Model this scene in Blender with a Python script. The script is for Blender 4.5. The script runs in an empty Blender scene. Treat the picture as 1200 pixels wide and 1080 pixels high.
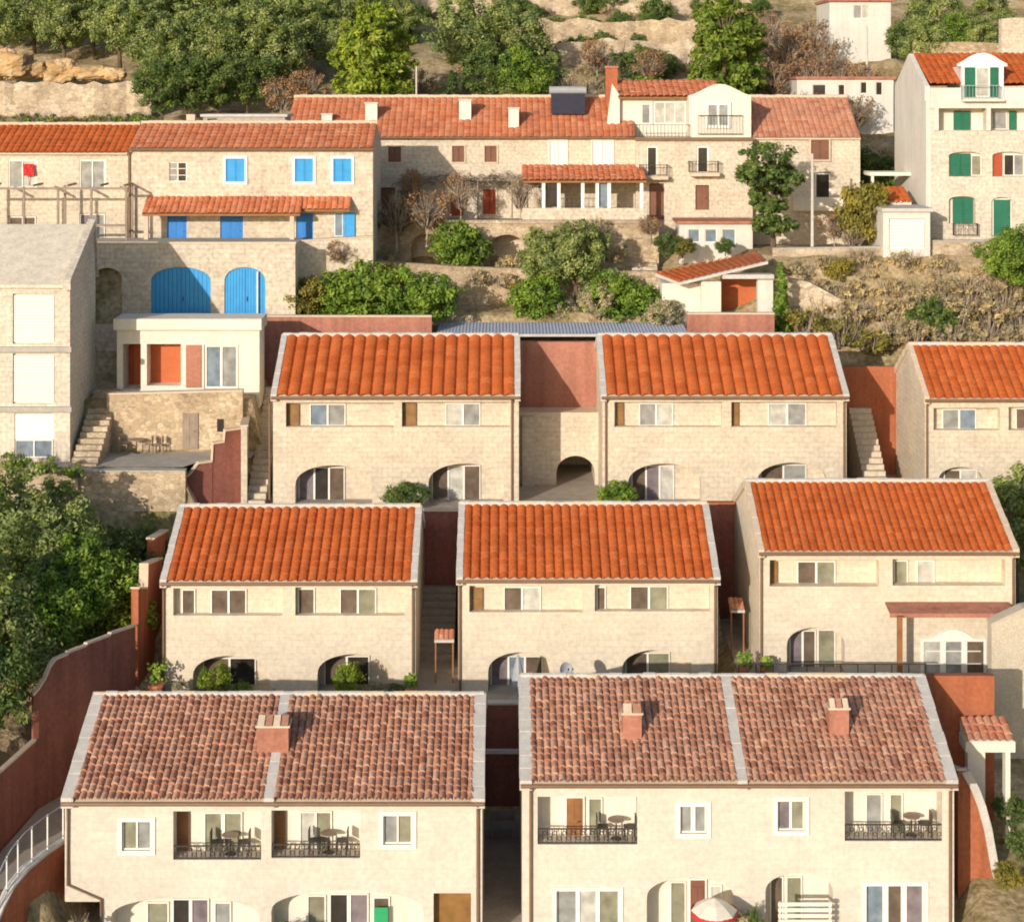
import bpy, math, random
from mathutils import Vector
R = math.radians
scene = bpy.context.scene
COL = scene.collection

# ---------------------------------------------------------------- camera, sky, sun, exposure
F = 2070.0      # focal length in photograph pixels (photograph is 1200 wide)
XC, YH = 590.0, 100.0
CZ = 40.0       # height of the camera (a drone level with the upper houses)
cam = bpy.data.cameras.new('camera'); cam_o = bpy.data.objects.new('camera', cam); COL.objects.link(cam_o)
cam_o.location = (0, 0, CZ); cam_o.rotation_euler = (R(90), 0, 0)
cam.sensor_width = 36.0; cam.lens = 36.0 * F / 1200.0
cam.shift_x = (600 - XC) / 1200.0; cam.shift_y = -(540 - YH) / 1200.0
cam.clip_start = 0.5; cam.clip_end = 3000
scene.camera = cam_o
SUN_EL, SUN_AZ = R(14), R(29)          # sun stands low, behind the camera and to its left
world = bpy.data.worlds.new('World'); scene.world = world; world.use_nodes = True
wn = world.node_tree
sky = wn.nodes.new('ShaderNodeTexSky'); sky.sky_type = 'NISHITA'; sky.sun_disc = False
sky.sun_elevation = SUN_EL; sky.sun_rotation = R(180) + SUN_AZ
sky.air_density = 1.0; sky.dust_density = 1.0
bg = wn.nodes['Background']; wn.links.new(sky.outputs[0], bg.inputs[0]); bg.inputs[1].default_value = 0.15
sl = bpy.data.lights.new('sun', 'SUN'); sl.energy = 4.0; sl.angle = R(0.5); sl.color = (1.0, 0.905, 0.79)
so = bpy.data.objects.new('sun', sl); COL.objects.link(so)
_d = Vector((math.sin(SUN_AZ) * math.cos(SUN_EL), math.cos(SUN_AZ) * math.cos(SUN_EL), -math.sin(SUN_EL)))
so.rotation_euler = _d.to_track_quat('-Z', 'Y').to_euler(); so.location = (-40, -20, 90)
scene.view_settings.view_transform = 'Standard'; scene.view_settings.look = 'None'
scene.view_settings.exposure = 0.11; scene.view_settings.gamma = 1.0
scene.cycles.max_bounces = 6
scene.cycles.filter_width = 1.9

def X(px, D): return (px - XC) * D / F
def Z(py, D): return CZ - (py - YH) * D / F
def P(px, py, D): return Vector((X(px, D), D, Z(py, D)))

# ---------------------------------------------------------------- materials
def _mat(name, rough=0.8, spec=0.3):
    m = bpy.data.materials.new(name); m.use_nodes = True
    b = m.node_tree.nodes['Principled BSDF']
    b.inputs['Roughness'].default_value = rough; b.inputs['Specular IOR Level'].default_value = spec
    return m, m.node_tree, b
def _n(t, typ, **kw):
    n = t.nodes.new(typ)
    for k, v in kw.items():
        if k.startswith('_'): setattr(n, k[1:], v)
        else: n.inputs[k.replace('__', ' ')].default_value = v
    return n
def _ramp(t, stops):
    r = t.nodes.new('ShaderNodeValToRGB'); e = r.color_ramp.elements
    while len(e) < len(stops): e.new(0.5)
    for k, (p, c) in enumerate(stops): e[k].position = p; e[k].color = (c[0], c[1], c[2], 1)
    return r
def _mix(t, fac, a, b, mode='MIX'):
    m = t.nodes.new('ShaderNodeMix'); m.data_type = 'RGBA'; m.blend_type = mode
    for s, v in ((0, fac), (6, a), (7, b)):
        if hasattr(v, 'is_output'): t.links.new(v, m.inputs[s])
        elif s == 0: m.inputs[0].default_value = v
        else: m.inputs[s].default_value = (v[0], v[1], v[2], 1)
    return m.outputs[2]
def _bump(t, b, h, strength, dist):
    n = t.nodes.new('ShaderNodeBump'); n.inputs['Strength'].default_value = strength; n.inputs['Distance'].default_value = dist
    t.links.new(h, n.inputs['Height']); t.links.new(n.outputs[0], b.inputs['Normal'])
def _pos(t):
    return t.nodes.new('ShaderNodeNewGeometry').outputs['Position']
def noise_mat(name, cols, scale=1.5, rough=0.85, detail=6, bump=0.0, bscale=None, fine=0.25, streak=0.0):
    """two scales of noise through a colour ramp, in metres"""
    m, t, b = _mat(name, rough)
    p = _pos(t)
    n1 = _n(t, 'ShaderNodeTexNoise', Scale=scale, Detail=detail, Roughness=0.62); t.links.new(p, n1.inputs['Vector'])
    r = _ramp(t, [(0.3 + 0.4 * k / max(1, len(cols) - 1), c) for k, c in enumerate(cols)])
    t.links.new(n1.outputs[0], r.inputs[0]); out = r.outputs[0]
    n2 = _n(t, 'ShaderNodeTexNoise', Scale=scale * 9, Detail=3.0); t.links.new(p, n2.inputs['Vector'])
    r2 = _ramp(t, [(0.3, (1 - fine,) * 3), (0.7, (1 + fine * .3,) * 3)]); t.links.new(n2.outputs[0], r2.inputs[0])
    out = _mix(t, 1.0, out, r2.outputs[0], 'MULTIPLY')
    if streak:                                    # rain streaks running down the wall
        mp = t.nodes.new('ShaderNodeMapping'); mp.inputs['Scale'].default_value = (1.6, 1.6, 0.12); t.links.new(p, mp.inputs[0])
        n3 = _n(t, 'ShaderNodeTexNoise', Scale=1.4, Detail=5.0); t.links.new(mp.outputs[0], n3.inputs['Vector'])
        r3 = _ramp(t, [(0.42, (1, 1, 1)), (0.75, (1 - streak,) * 3)]); t.links.new(n3.outputs[0], r3.inputs[0])
        out = _mix(t, 1.0, out, r3.outputs[0], 'MULTIPLY')
    t.links.new(out, b.inputs['Base Color'])
    if bump:
        n4 = _n(t, 'ShaderNodeTexNoise', Scale=bscale or scale * 8, Detail=4.0); t.links.new(p, n4.inputs['Vector'])
        _bump(t, b, n4.outputs[0], bump, 0.05)
    return m
def ashlar_mat(name, c1, c2, mortar, bw=0.55, bh=0.24, ms=0.012, contrast=0.3, stain=0.2):
    m, t, b = _mat(name, 0.85)
    p = _pos(t); sx = t.nodes.new('ShaderNodeSeparateXYZ'); t.links.new(p, sx.inputs[0])
    ad = t.nodes.new('ShaderNodeMath'); ad.operation = 'ADD'; t.links.new(sx.outputs[0], ad.inputs[0]); t.links.new(sx.outputs[1], ad.inputs[1])
    cb = t.nodes.new('ShaderNodeCombineXYZ'); t.links.new(ad.outputs[0], cb.inputs[0]); t.links.new(sx.outputs[2], cb.inputs[1])
    nw = _n(t, 'ShaderNodeTexNoise', Scale=2.2, Detail=2.0); t.links.new(p, nw.inputs['Vector'])
    vm = t.nodes.new('ShaderNodeVectorMath'); vm.operation = 'MULTIPLY_ADD'
    t.links.new(nw.outputs[1], vm.inputs[0]); vm.inputs[1].default_value = (0.05, 0.05, 0); t.links.new(cb.outputs[0], vm.inputs[2])
    br = _n(t, 'ShaderNodeTexBrick', Scale=1.0); br.inputs['Brick Width'].default_value = bw; br.inputs['Row Height'].default_value = bh
    br.inputs['Mortar Size'].default_value = ms; br.inputs['Mortar Smooth'].default_value = 0.4; br.inputs['Bias'].default_value = 0.0
    br.inputs['Color1'].default_value = (*c1, 1); br.inputs['Color2'].default_value = (*c2, 1); br.inputs['Mortar'].default_value = (*mortar, 1)
    t.links.new(vm.outputs[0], br.inputs['Vector'])
    n1 = _n(t, 'ShaderNodeTexNoise', Scale=0.55, Detail=7.0, Roughness=0.65); t.links.new(p, n1.inputs['Vector'])
    r1 = _ramp(t, [(0.3, (1 - stain, 1 - stain * 1.08, 1 - stain * 1.2)), (0.62, (1.04, 1.03, 1.0))]); t.links.new(n1.outputs[0], r1.inputs[0])
    out = _mix(t, 1.0, br.outputs[0], r1.outputs[0], 'MULTIPLY')
    n2 = _n(t, 'ShaderNodeTexNoise', Scale=5.0, Detail=5.0); t.links.new(p, n2.inputs['Vector'])
    r2 = _ramp(t, [(0.32, (1 - contrast, 1 - contrast * 1.1, 1 - contrast * 1.25)), (0.6, (1.05, 1.04, 1.0))]); t.links.new(n2.outputs[0], r2.inputs[0])
    out = _mix(t, 1.0, out, r2.outputs[0], 'MULTIPLY')
    t.links.new(out, b.inputs['Base Color']); _bump(t, b, br.outputs[1], -0.35, 0.02)
    return m
def rubble_mat(name, cols, gap, scale=4.2):
    m, t, b = _mat(name, 0.9)
    p = _pos(t); mp = t.nodes.new('ShaderNodeMapping'); mp.inputs['Scale'].default_value = (1, 1, 1.6); nz = _n(t, 'ShaderNodeTexNoise', Scale=3.0, Detail=4.0); t.links.new(p, nz.inputs['Vector'])
    vm = t.nodes.new('ShaderNodeVectorMath'); vm.operation = 'MULTIPLY_ADD'; t.links.new(nz.outputs[1], vm.inputs[0]); vm.inputs[1].default_value = (.3, .3, .2); t.links.new(p, vm.inputs[2]); t.links.new(vm.outputs[0], mp.inputs[0])
    v = _n(t, 'ShaderNodeTexVoronoi', Scale=scale); t.links.new(mp.outputs[0], v.inputs['Vector'])
    v2 = _n(t, 'ShaderNodeTexVoronoi', Scale=scale); v2.feature = 'DISTANCE_TO_EDGE'; t.links.new(mp.outputs[0], v2.inputs['Vector'])
    sp = t.nodes.new('ShaderNodeSeparateColor'); t.links.new(v.outputs['Color'], sp.inputs[0])
    r = _ramp(t, [(k / max(1, len(cols) - 1), c) for k, c in enumerate(cols)]); t.links.new(sp.outputs[0], r.inputs[0])
    g = _ramp(t, [(0.0, (.75, .75, .75)), (0.05, (0, 0, 0))]); t.links.new(v2.outputs['Distance'], g.inputs[0])
    out = _mix(t, g.outputs[0], r.outputs[0], gap)
    n1 = _n(t, 'ShaderNodeTexNoise', Scale=0.5, Detail=6.0); t.links.new(p, n1.inputs['Vector'])
    r1 = _ramp(t, [(0.32, (0.68, 0.63, 0.57)), (0.66, (1.08, 1.06, 1.02))]); t.links.new(n1.outputs[0], r1.inputs[0])
    out = _mix(t, 1.0, out, r1.outputs[0], 'MULTIPLY')
    t.links.new(out, b.inputs['Base Color']); _bump(t, b, v2.outputs['Distance'], 0.5, 0.06)
    return m
def tile_mat(name, cols, stain=0.25):
    """UV counts tiles: one colour per tile, with lichen and dust drifting over the slope"""
    m, t, b = _mat(name, 0.85, 0.2)
    uv = t.nodes.new('ShaderNodeUVMap').outputs[0]
    fl = t.nodes.new('ShaderNodeVectorMath'); fl.operation = 'FLOOR'; t.links.new(uv, fl.inputs[0])
    w = t.nodes.new('ShaderNodeTexWhiteNoise'); w.noise_dimensions = '2D'; t.links.new(fl.outputs[0], w.inputs['Vector'])
    r = _ramp(t, [(k / max(1, len(cols) - 1), c) for k, c in enumerate(cols)]); t.links.new(w.outputs[0], r.inputs[0])
    p = _pos(t)
    n1 = _n(t, 'ShaderNodeTexNoise', Scale=0.7, Detail=7.0, Roughness=0.7); t.links.new(p, n1.inputs['Vector'])
    r1 = _ramp(t, [(0.3, (1 - stain, 1 - stain, 1 - stain * .8)), (0.65, (1.08, 1.05, 1.02))]); t.links.new(n1.outputs[0], r1.inputs[0])
    out = _mix(t, 1.0, r.outputs[0], r1.outputs[0], 'MULTIPLY')
    n2 = _n(t, 'ShaderNodeTexNoise', Scale=11.0, Detail=3.0); t.links.new(p, n2.inputs['Vector'])
    r2 = _ramp(t, [(0.35, (0.8, 0.8, 0.8)), (0.65, (1.1, 1.1, 1.1))]); t.links.new(n2.outputs[0], r2.inputs[0])
    out = _mix(t, 1.0, out, r2.outputs[0], 'MULTIPLY')
    t.links.new(out, b.inputs['Base Color']); return m
def leaf_mat(name, cols):
    m, t, b = _mat(name, 0.6, 0.25)
    uv = t.nodes.new('ShaderNodeUVMap').outputs[0]; sx = t.nodes.new('ShaderNodeSeparateXYZ'); t.links.new(uv, sx.inputs[0])
    r = _ramp(t, [(k / max(1, len(cols) - 1), c) for k, c in enumerate(cols)]); t.links.new(sx.outputs[0], r.inputs[0])
    p = _pos(t); n1 = _n(t, 'ShaderNodeTexNoise', Scale=0.8, Detail=3.0); t.links.new(p, n1.inputs['Vector'])
    r1 = _ramp(t, [(0.35, (0.7, 0.75, 0.8)), (0.65, (1.25, 1.2, 0.95))]); t.links.new(n1.outputs[0], r1.inputs[0])
    out = _mix(t, 1.0, r.outputs[0], r1.outputs[0], 'MULTIPLY'); t.links.new(out, b.inputs['Base Color'])
    tr = t.nodes.new('ShaderNodeBsdfTranslucent'); t.links.new(out, tr.inputs[0])
    ms = t.nodes.new('ShaderNodeMixShader'); ms.inputs[0].default_value = 0.22
    t.links.new(b.outputs[0], ms.inputs[1]); t.links.new(tr.outputs[0], ms.inputs[2])
    t.links.new(ms.outputs[0], t.nodes['Material Output'].inputs[0]); return m
def flat_mat(name, c, rough=0.5, spec=0.4, metal=0.0, var=0.12):
    m, t, b = _mat(name, rough, spec); b.inputs['Metallic'].default_value = metal
    n1 = _n(t, 'ShaderNodeTexNoise', Scale=2.3, Detail=5.0); t.links.new(_pos(t), n1.inputs['Vector'])
    r = _ramp(t, [(0.3, tuple(v * (1 - var) for v in c)), (0.7, tuple(min(1, v * (1 + var * .5)) for v in c))])
    t.links.new(n1.outputs[0], r.inputs[0]); t.links.new(r.outputs[0], b.inputs['Base Color']); return m

M = {}
M['stone'] = ashlar_mat('cream_stone', (.655, .575, .47), (.605, .53, .43), (.555, .485, .39), bw=.62, bh=.27, ms=.012, contrast=.12, stain=.1)
M['stone3'] = ashlar_mat('warm_stone', (.645, .56, .455), (.575, .495, .40), (.49, .42, .335), bw=.5, bh=.25, ms=.015, contrast=.16, stain=.13)
M['stone1'] = ashlar_mat('pale_stone', (.635, .58, .51), (.60, .545, .475), (.555, .505, .435), bw=.8, bh=.33, ms=.01, contrast=.1, stain=.1)
M['oldstone'] = ashlar_mat('old_stone', (.67, .59, .495), (.60, .525, .435), (.53, .46, .375), bw=.5, bh=.26, ms=.02, contrast=.24, stain=.18)
M['greystone'] = ashlar_mat('grey_stone', (.68, .615, .535), (.615, .555, .48), (.54, .485, .415), bw=.5, bh=.25, ms=.018, contrast=.24, stain=.16)
M['rubble'] = rubble_mat('rubble_stone', [(.55, .43, .29), (.43, .33, .22), (.61, .50, .36), (.35, .27, .18)], (.18, .13, .09), 3.4)
M['rubble_pale'] = rubble_mat('pale_rubble_stone', [(.57, .47, .35), (.45, .37, .27), (.62, .52, .40), (.36, .29, .21)], (.18, .14, .10), 2.6)
M['rock'] = rubble_mat('ochre_rock', [(.62, .40, .19), (.52, .34, .17), (.60, .46, .27), (.4, .27, .15)], (.24, .15, .08), 1.3)
M['cream'] = noise_mat('cream_plaster', [(.72, .65, .54), (.78, .715, .60)], .8, streak=.1, fine=.08)
M['stone_rec'] = noise_mat('smooth_cream_wall', [(.63, .55, .45), (.67, .59, .485)], .9, streak=.08, fine=.08)
M['white'] = noise_mat('white_plaster', [(.62, .58, .51), (.70, .66, .59)], .8, streak=.12, fine=.08)
M['rough'] = noise_mat('rough_beige_render', [(.52, .45, .34), (.61, .53, .41)], 2.0, bump=.4, fine=.3)
M['terracotta'] = noise_mat('terracotta_render', [(.40, .165, .11), (.465, .205, .14)], .7, streak=.32, fine=.2)
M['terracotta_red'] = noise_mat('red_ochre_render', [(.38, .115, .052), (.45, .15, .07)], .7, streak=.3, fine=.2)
M['terracotta_shade'] = noise_mat('shaded_terracotta_render', [(.235, .085, .062), (.30, .115, .085)], .7, streak=.3, fine=.22)  # darker terracotta: shade on alley and boundary walls put into the colour
M['red_wall'] = noise_mat('orange_red_wall', [(.46, .12, .045), (.54, .16, .06)], .9, fine=.14)
M['tile_orange'] = tile_mat('orange_tiles', [(.50, .115, .026), (.545, .135, .034), (.46, .10, .022), (.58, .16, .046), (.51, .12, .029)], .18)
M['tile_mott'] = tile_mat('mottled_tiles', [(.32, .145, .095), (.54, .305, .205), (.46, .235, .155), (.60, .37, .26), (.38, .18, .12), (.51, .28, .185)], .15)
M['tile_old'] = tile_mat('salmon_tiles', [(.56, .245, .14), (.62, .30, .185), (.50, .20, .115), (.63, .34, .22)], .22)
M['tile_red'] = tile_mat('weathered_red_tiles', [(.57, .19, .085), (.62, .235, .115), (.52, .155, .068), (.64, .275, .15)], .2)
M['mortar'] = noise_mat('pale_mortar', [(.50, .46, .41), (.62, .58, .53)], 2.5, fine=.2)
M['mortar_warm'] = noise_mat('warm_mortar', [(.60, .46, .33), (.70, .57, .43)], 2.5, fine=.2)
M['concrete'] = noise_mat('concrete', [(.40, .37, .32), (.50, .46, .40)], 1.2, fine=.2, streak=.15)
M['bluegrey'] = noise_mat('blue_grey_sheeting', [(.44, .46, .54), (.52, .54, .62)], 1.0, fine=.1)
M['paving'] = noise_mat('stone_paving', [(.36, .31, .25), (.46, .40, .33)], 1.4, fine=.25)
M['dark_metal'] = flat_mat('dark_iron', (.05, .042, .035), .5, .4)
M['brown_metal'] = flat_mat('brown_gutter', (.20, .115, .065), .5)
M['frame'] = flat_mat('white_frame', (.80, .76, .68), .45, var=.05)
M['surround'] = flat_mat('white_stone_surround', (.80, .75, .65), .7, var=.07)
M['blue_surround'] = flat_mat('pale_blue_surround', (.62, .76, .84), .7, var=.05)
for k, c, rg in (('p_dark', (.045, .038, .032), .12), ('p_brown', (.15, .11, .08), .2), ('p_olive', (.26, .25, .17), .3), ('p_grey', (.30, .30, .28), .22),
                 ('p_light', (.50, .48, .42), .3), ('p_blue', (.20, .25, .30), .15), ('p_mauve', (.22, .18, .19), .25)):
    M[k] = flat_mat({'p_dark': 'dark_glass', 'p_brown': 'brown_curtained_glass', 'p_olive': 'olive_curtained_glass', 'p_grey': 'grey_curtained_glass', 'p_light': 'pale_curtained_glass', 'p_blue': 'bluish_glass', 'p_mauve': 'mauve_curtained_glass'}[k], c, rg, .5, var=.35)
M['blue'] = flat_mat('blue_paint', (.02, .20, .58), .5, var=.12)
M['blue_l'] = flat_mat('bright_blue_paint', (.03, .31, .66), .5, var=.12)
M['green'] = flat_mat('green_shutter_paint', (.02, .15, .085), .5, var=.15)
M['green_b'] = flat_mat('bright_green_plastic', (.03, .34, .13), .5)
M['brown'] = flat_mat('brown_shutter_paint', (.20, .085, .05), .6, var=.15)
M['redsh'] = flat_mat('red_shutter_paint', (.42, .075, .03), .6, var=.15)
M['wood'] = flat_mat('brown_wood', (.30, .13, .045), .6, var=.25)
M['ochre'] = flat_mat('ochre_wood', (.24, .12, .03), .6, var=.3)
M['grey_wood'] = flat_mat('weathered_wood', (.30, .23, .17), .8, var=.25)
M['red'] = flat_mat('red_cloth', (.55, .03, .03), .7)
M['white_paint'] = flat_mat('white_paint', (.80, .78, .74), .45, var=.06)
M['white_roller'] = flat_mat('white_shutter_slats', (.74, .72, .68), .5, var=.03)
M['grey'] = flat_mat('grey_paint', (.33, .34, .35), .5)
M['bark'] = flat_mat('bark', (.15, .11, .075), .9, .1, var=.4)
M['pale_bark'] = flat_mat('pale_twigs', (.42, .34, .26), .9, .1, var=.3)
M['solar'] = flat_mat('solar_panel', (.05, .045, .06), .2, .5)
M['terr_pot'] = flat_mat('terracotta_pot', (.45, .17, .09), .8)
M['l_olive'] = leaf_mat('olive_leaves', [(0.110, 0.159, 0.043), (0.195, 0.256, 0.073), (0.305, 0.354, 0.122), (0.439, 0.451, 0.207)])
M['l_green'] = leaf_mat('green_leaves', [(.08, .155, .02), (.14, .24, .032), (.22, .32, .05), (.32, .39, .08)])
M['l_bright'] = leaf_mat('yellow_green_leaves', [(.13, .20, .02), (.21, .29, .03), (.29, .36, .045), (.40, .42, .08)])
M['l_dark'] = leaf_mat('dark_leaves', [(0.046, 0.085, 0.029), (0.091, 0.137, 0.046), (0.156, 0.208, 0.065)])
M['l_red'] = leaf_mat('autumn_leaves', [(.22, .12, .065), (.32, .18, .10), (.40, .25, .15), (.28, .20, .09)])
M['l_dry'] = leaf_mat('dry_leaves', [(.34, .26, .13), (.48, .37, .21), (.56, .45, .28), (.30, .25, .10)])
M['l_yellow'] = leaf_mat('mustard_leaves', [(.16, .16, .03), (.26, .23, .04), (.32, .26, .06), (.14, .15, .04)])
M['l_flower'] = leaf_mat('pale_blossom', [(.20, .24, .06), (.40, .36, .22), (.55, .45, .36), (.14, .19, .04)])

# ---------------------------------------------------------------- builders
WP = {}
class MB:
    def __init__(s): s.v = []; s.f = []; s.mi = []; s.uv = []; s.mats = []
    def m(s, mat):
        if mat not in s.mats: s.mats.append(mat)
        return s.mats.index(mat)
    def face(s, pts, mat, uvs=None):
        i = len(s.v); s.v += [tuple(p) for p in pts]; s.f.append(tuple(range(i, i + len(pts)))); s.mi.append(s.m(mat))
        s.uv.append(uvs or [(0, 0)] * len(pts))
    def box(s, x0, x1, y0, y1, z0, z1, mat):
        a = [(x0, y0, z0), (x1, y0, z0), (x1, y1, z0), (x0, y1, z0), (x0, y0, z1), (x1, y0, z1), (x1, y1, z1), (x0, y1, z1)]
        for q in ((0, 1, 5, 4), (1, 2, 6, 5), (2, 3, 7, 6), (3, 0, 4, 7), (4, 5, 6, 7), (3, 2, 1, 0)): s.face([a[k] for k in q], mat)
    def extr(s, a, b, mat):
        """closed solid between two equal outlines a and b"""
        n = len(a); s.face(a, mat); s.face(list(reversed(b)), mat)
        for k in range(n): s.face([a[(k + 1) % n], a[k], b[k], b[(k + 1) % n]], mat)
    def extr_x(s, yz, x0, x1, mat): s.extr([(x0, y, z) for y, z in yz], [(x1, y, z) for y, z in yz], mat)
    def extr_y(s, xz, y0, y1, mat): s.extr([(x, y0, z) for x, z in xz], [(x, y1, z) for x, z in xz], mat)
    def tube(s, pts, r, mat, n=6, r2=None):
        pts = [Vector(p) for p in pts]; rings = []
        for k, p in enumerate(pts):
            d = (pts[min(k + 1, len(pts) - 1)] - pts[max(k - 1, 0)])
            d = d.normalized() if d.length > 1e-6 else Vector((0, 0, 1))
            u = d.cross(Vector((0, 0, 1)));  u = u.normalized() if u.length > 1e-3 else Vector((1, 0, 0)); w = d.cross(u)
            rr = r if r2 is None else r + (r2 - r) * k / max(1, len(pts) - 1)
            rings.append([p + u * math.cos(2 * math.pi * j / n) * rr + w * math.sin(2 * math.pi * j / n) * rr for j in range(n)])
        for a, b in zip(rings, rings[1:]):
            for j in range(n): s.face([a[j], a[(j + 1) % n], b[(j + 1) % n], b[j]], mat)
        s.face(list(reversed(rings[0])), mat); s.face(rings[-1], mat)
    def lathe(s, c, prof, mat, n=12):
        rings = [[(c[0] + r * math.cos(2 * math.pi * j / n), c[1] + r * math.sin(2 * math.pi * j / n), c[2] + z) for j in range(n)] for r, z in prof]
        for a, b in zip(rings, rings[1:]):
            for j in range(n): s.face([a[j], a[(j + 1) % n], b[(j + 1) % n], b[j]], mat)
        s.face(list(reversed(rings[0])), mat); s.face(rings[-1], mat)
    def build(s, name, parent=None, loc=None, smooth=False):
        """ONE mesh object; vertices are in world metres, stored relative to the parent's place"""
        o_ = WP[parent.name] if parent else Vector(loc or (0, 0, 0))
        me = bpy.data.meshes.new(name); me.from_pydata([(x - o_.x, y - o_.y, z - o_.z) for x, y, z in s.v], [], s.f)
        for mt in s.mats: me.materials.append(mt)
        me.polygons.foreach_set('material_index', s.mi)
        ul = me.uv_layers.new(name='UVMap'); ul.data.foreach_set('uv', [c for f in s.uv for p in f for c in p])
        if smooth: me.polygons.foreach_set('use_smooth', [True] * len(s.f))
        me.update()
        o = bpy.data.objects.new(name, me); COL.objects.link(o)
        if parent: o.parent = parent
        else: o.location = o_
        WP[o.name] = o_.copy(); return o
def tag(o, label=None, cat=None, group=None, kind=None):
    if label: o['label'] = label
    if cat: o['category'] = cat
    if group: o['group'] = group
    if kind: o['kind'] = kind
    return o
def thing(name, label, cat, loc, group=None):
    o = bpy.data.objects.new(name, None); COL.objects.link(o); o.location = loc; o.empty_display_size = 0.3
    WP[o.name] = Vector(loc); return tag(o, label, cat, group, 'thing')
def dup(root, loc, label, rz=0, sc=1.0, group=None):
    r = root.copy(); COL.objects.link(r); r.location = loc; r.rotation_euler = (0, 0, rz)
    r.scale = sc if isinstance(sc, tuple) else (sc, sc, sc); r['label'] = label
    if group: r['group'] = group
    elif 'group' in r: del r['group']
    for ch in list(root.children):
        c = ch.copy(); COL.objects.link(c); c.parent = r
        for g in ch.children:
            d = g.copy(); COL.objects.link(d); d.parent = c
    return r

def facade(mb, D, x0, x1, z0, z1, ops, mat, mrec=None):
    """front wall in the plane y = D, with real recessed openings.  op: dict(x0,x1,z0,z1,d,arch rise,back material,void)"""
    xs = sorted({x0, x1} | {min(max(v, x0), x1) for o in ops for v in (o['x0'], o['x1'])})
    zs = sorted({z0, z1} | {min(max(v, z0), z1) for o in ops for v in (o['z0'], o['z1'])})
    for a, b in zip(xs, xs[1:]):
        for c, d in zip(zs, zs[1:]):
            if b - a < 1e-5 or d - c < 1e-5: continue
            cx, cz = (a + b) / 2, (c + d) / 2
            if any(o['x0'] < cx < o['x1'] and o['z0'] < cz < o['z1'] for o in ops): continue
            mb.face([(a, D, c), (b, D, c), (b, D, d), (a, D, d)], mat)
    for o in ops:
        if o.get('void'): continue
        a, b, c, d, y1 = o['x0'], o['x1'], max(o['z0'], z0), o['z1'], D + o['d']
        rise = o.get('arch', 0); zsp = d - rise
        mb.face([(a, D, c), (a, y1, c), (a, y1, zsp), (a, D, zsp)], mat)
        mb.face([(b, D, c), (b, D, zsp), (b, y1, zsp), (b, y1, c)], mat)
        mb.face([(a, D, c), (b, D, c), (b, y1, c), (a, y1, c)], mat)
        if rise:
            n = 18
            cv = [((a + b) / 2 - (b - a) / 2 * math.cos(math.pi * k / n), zsp + rise * math.sin(math.pi * k / n) ** 0.85) for k in range(n + 1)]
            for (xa, za), (xb, zb) in zip(cv, cv[1:]):
                mb.face([(xa, D, za), (xb, D, zb), (xb, D, d + 1e-4), (xa, D, d + 1e-4)], mat)
                mb.face([(xa, D, za), (xa, y1, za), (xb, y1, zb), (xb, D, zb)], mat)
        else: mb.face([(a, D, d), (a, y1, d), (b, y1, d), (b, D, d)], mat)
        bk = o.get('back') or mrec
        if bk: mb.face([(a, y1, c), (b, y1, c), (b, y1, d), (a, y1, d)], bk)
def op(D, px0, px1, py0, py1, d=.2, arch=0, back=None, **k):
    return dict(x0=X(px0, D), x1=X(px1, D), z1=Z(py0, D), z0=Z(py1, D), d=d, arch=arch * D / F, back=back, **k)

def tiles(mb, x0a, x1a, y0, z0, x0b, x1b, y1, z1, mat, wave=.26, amp=.06, course=.38, step=.03, seg=6, rnd=None, jit=1.0, phase=0):
    """barrel-tile slope from the eave (y0,z0) up to (y1,z1); overlapping courses, each tile a little out of line"""
    rnd = rnd or random.Random(3)
    ncol = max(2, round((max(x1a - x0a, x1b - x0b)) / wave)); L = math.hypot(y1 - y0, z1 - z0); nco = max(2, round(L / course))
    nz, ny = (y1 - y0) / L, -(z1 - z0) / L
    jt = [[(rnd.uniform(-.018, .018) * jit, rnd.uniform(-.14, .14) * jit) for _ in range(nco + 1)] for _ in range(ncol)]
    cj = [rnd.uniform(-.01, .01) * jit for _ in range(ncol)]
    base = len(mb.v); mi = mb.m(mat); rows = []
    for k in range(nco):
        for e in (0, 1): rows.append((k, e))
    nx = ncol * seg
    for k, e in rows:
        for c in range(ncol):
            dz, dv = jt[c][k]; dv2 = jt[c][k + 1][1]
            vv = (k + (dv if k else 0)) if e == 0 else (k + 1 + (dv2 if k + 1 < nco else 0) - .004)
            t = min(1.0, max(0.0, vv / nco))
            for j in range(seg + 1):
                u = (c + j / seg) / ncol
                off = amp * (abs(math.sin(math.pi * j / seg)) ** 0.55) + (step if e == 0 else 0) + (dz + cj[c])
                xa = x0a + (x1a - x0a) * u; xb = x0b + (x1b - x0b) * u
                mb.v.append((xa + (xb - xa) * t, y0 + (y1 - y0) * t + ny * off, z0 + (z1 - z0) * t + nz * off))
    W = ncol * (seg + 1)
    for r in range(len(rows) - 1):
        k, e = rows[r]
        for c in range(ncol):
            for j in range(seg):
                i = base + r * W + c * (seg + 1) + j
                mb.f.append((i, i + 1, i + W + 1, i + W)); mb.mi.append(mi)
                kk = rows[r + 1][0] if e == 1 else k
                u_ = c + .5 + phase; mb.uv.append([(u_, kk + .5)] * 4)

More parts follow.
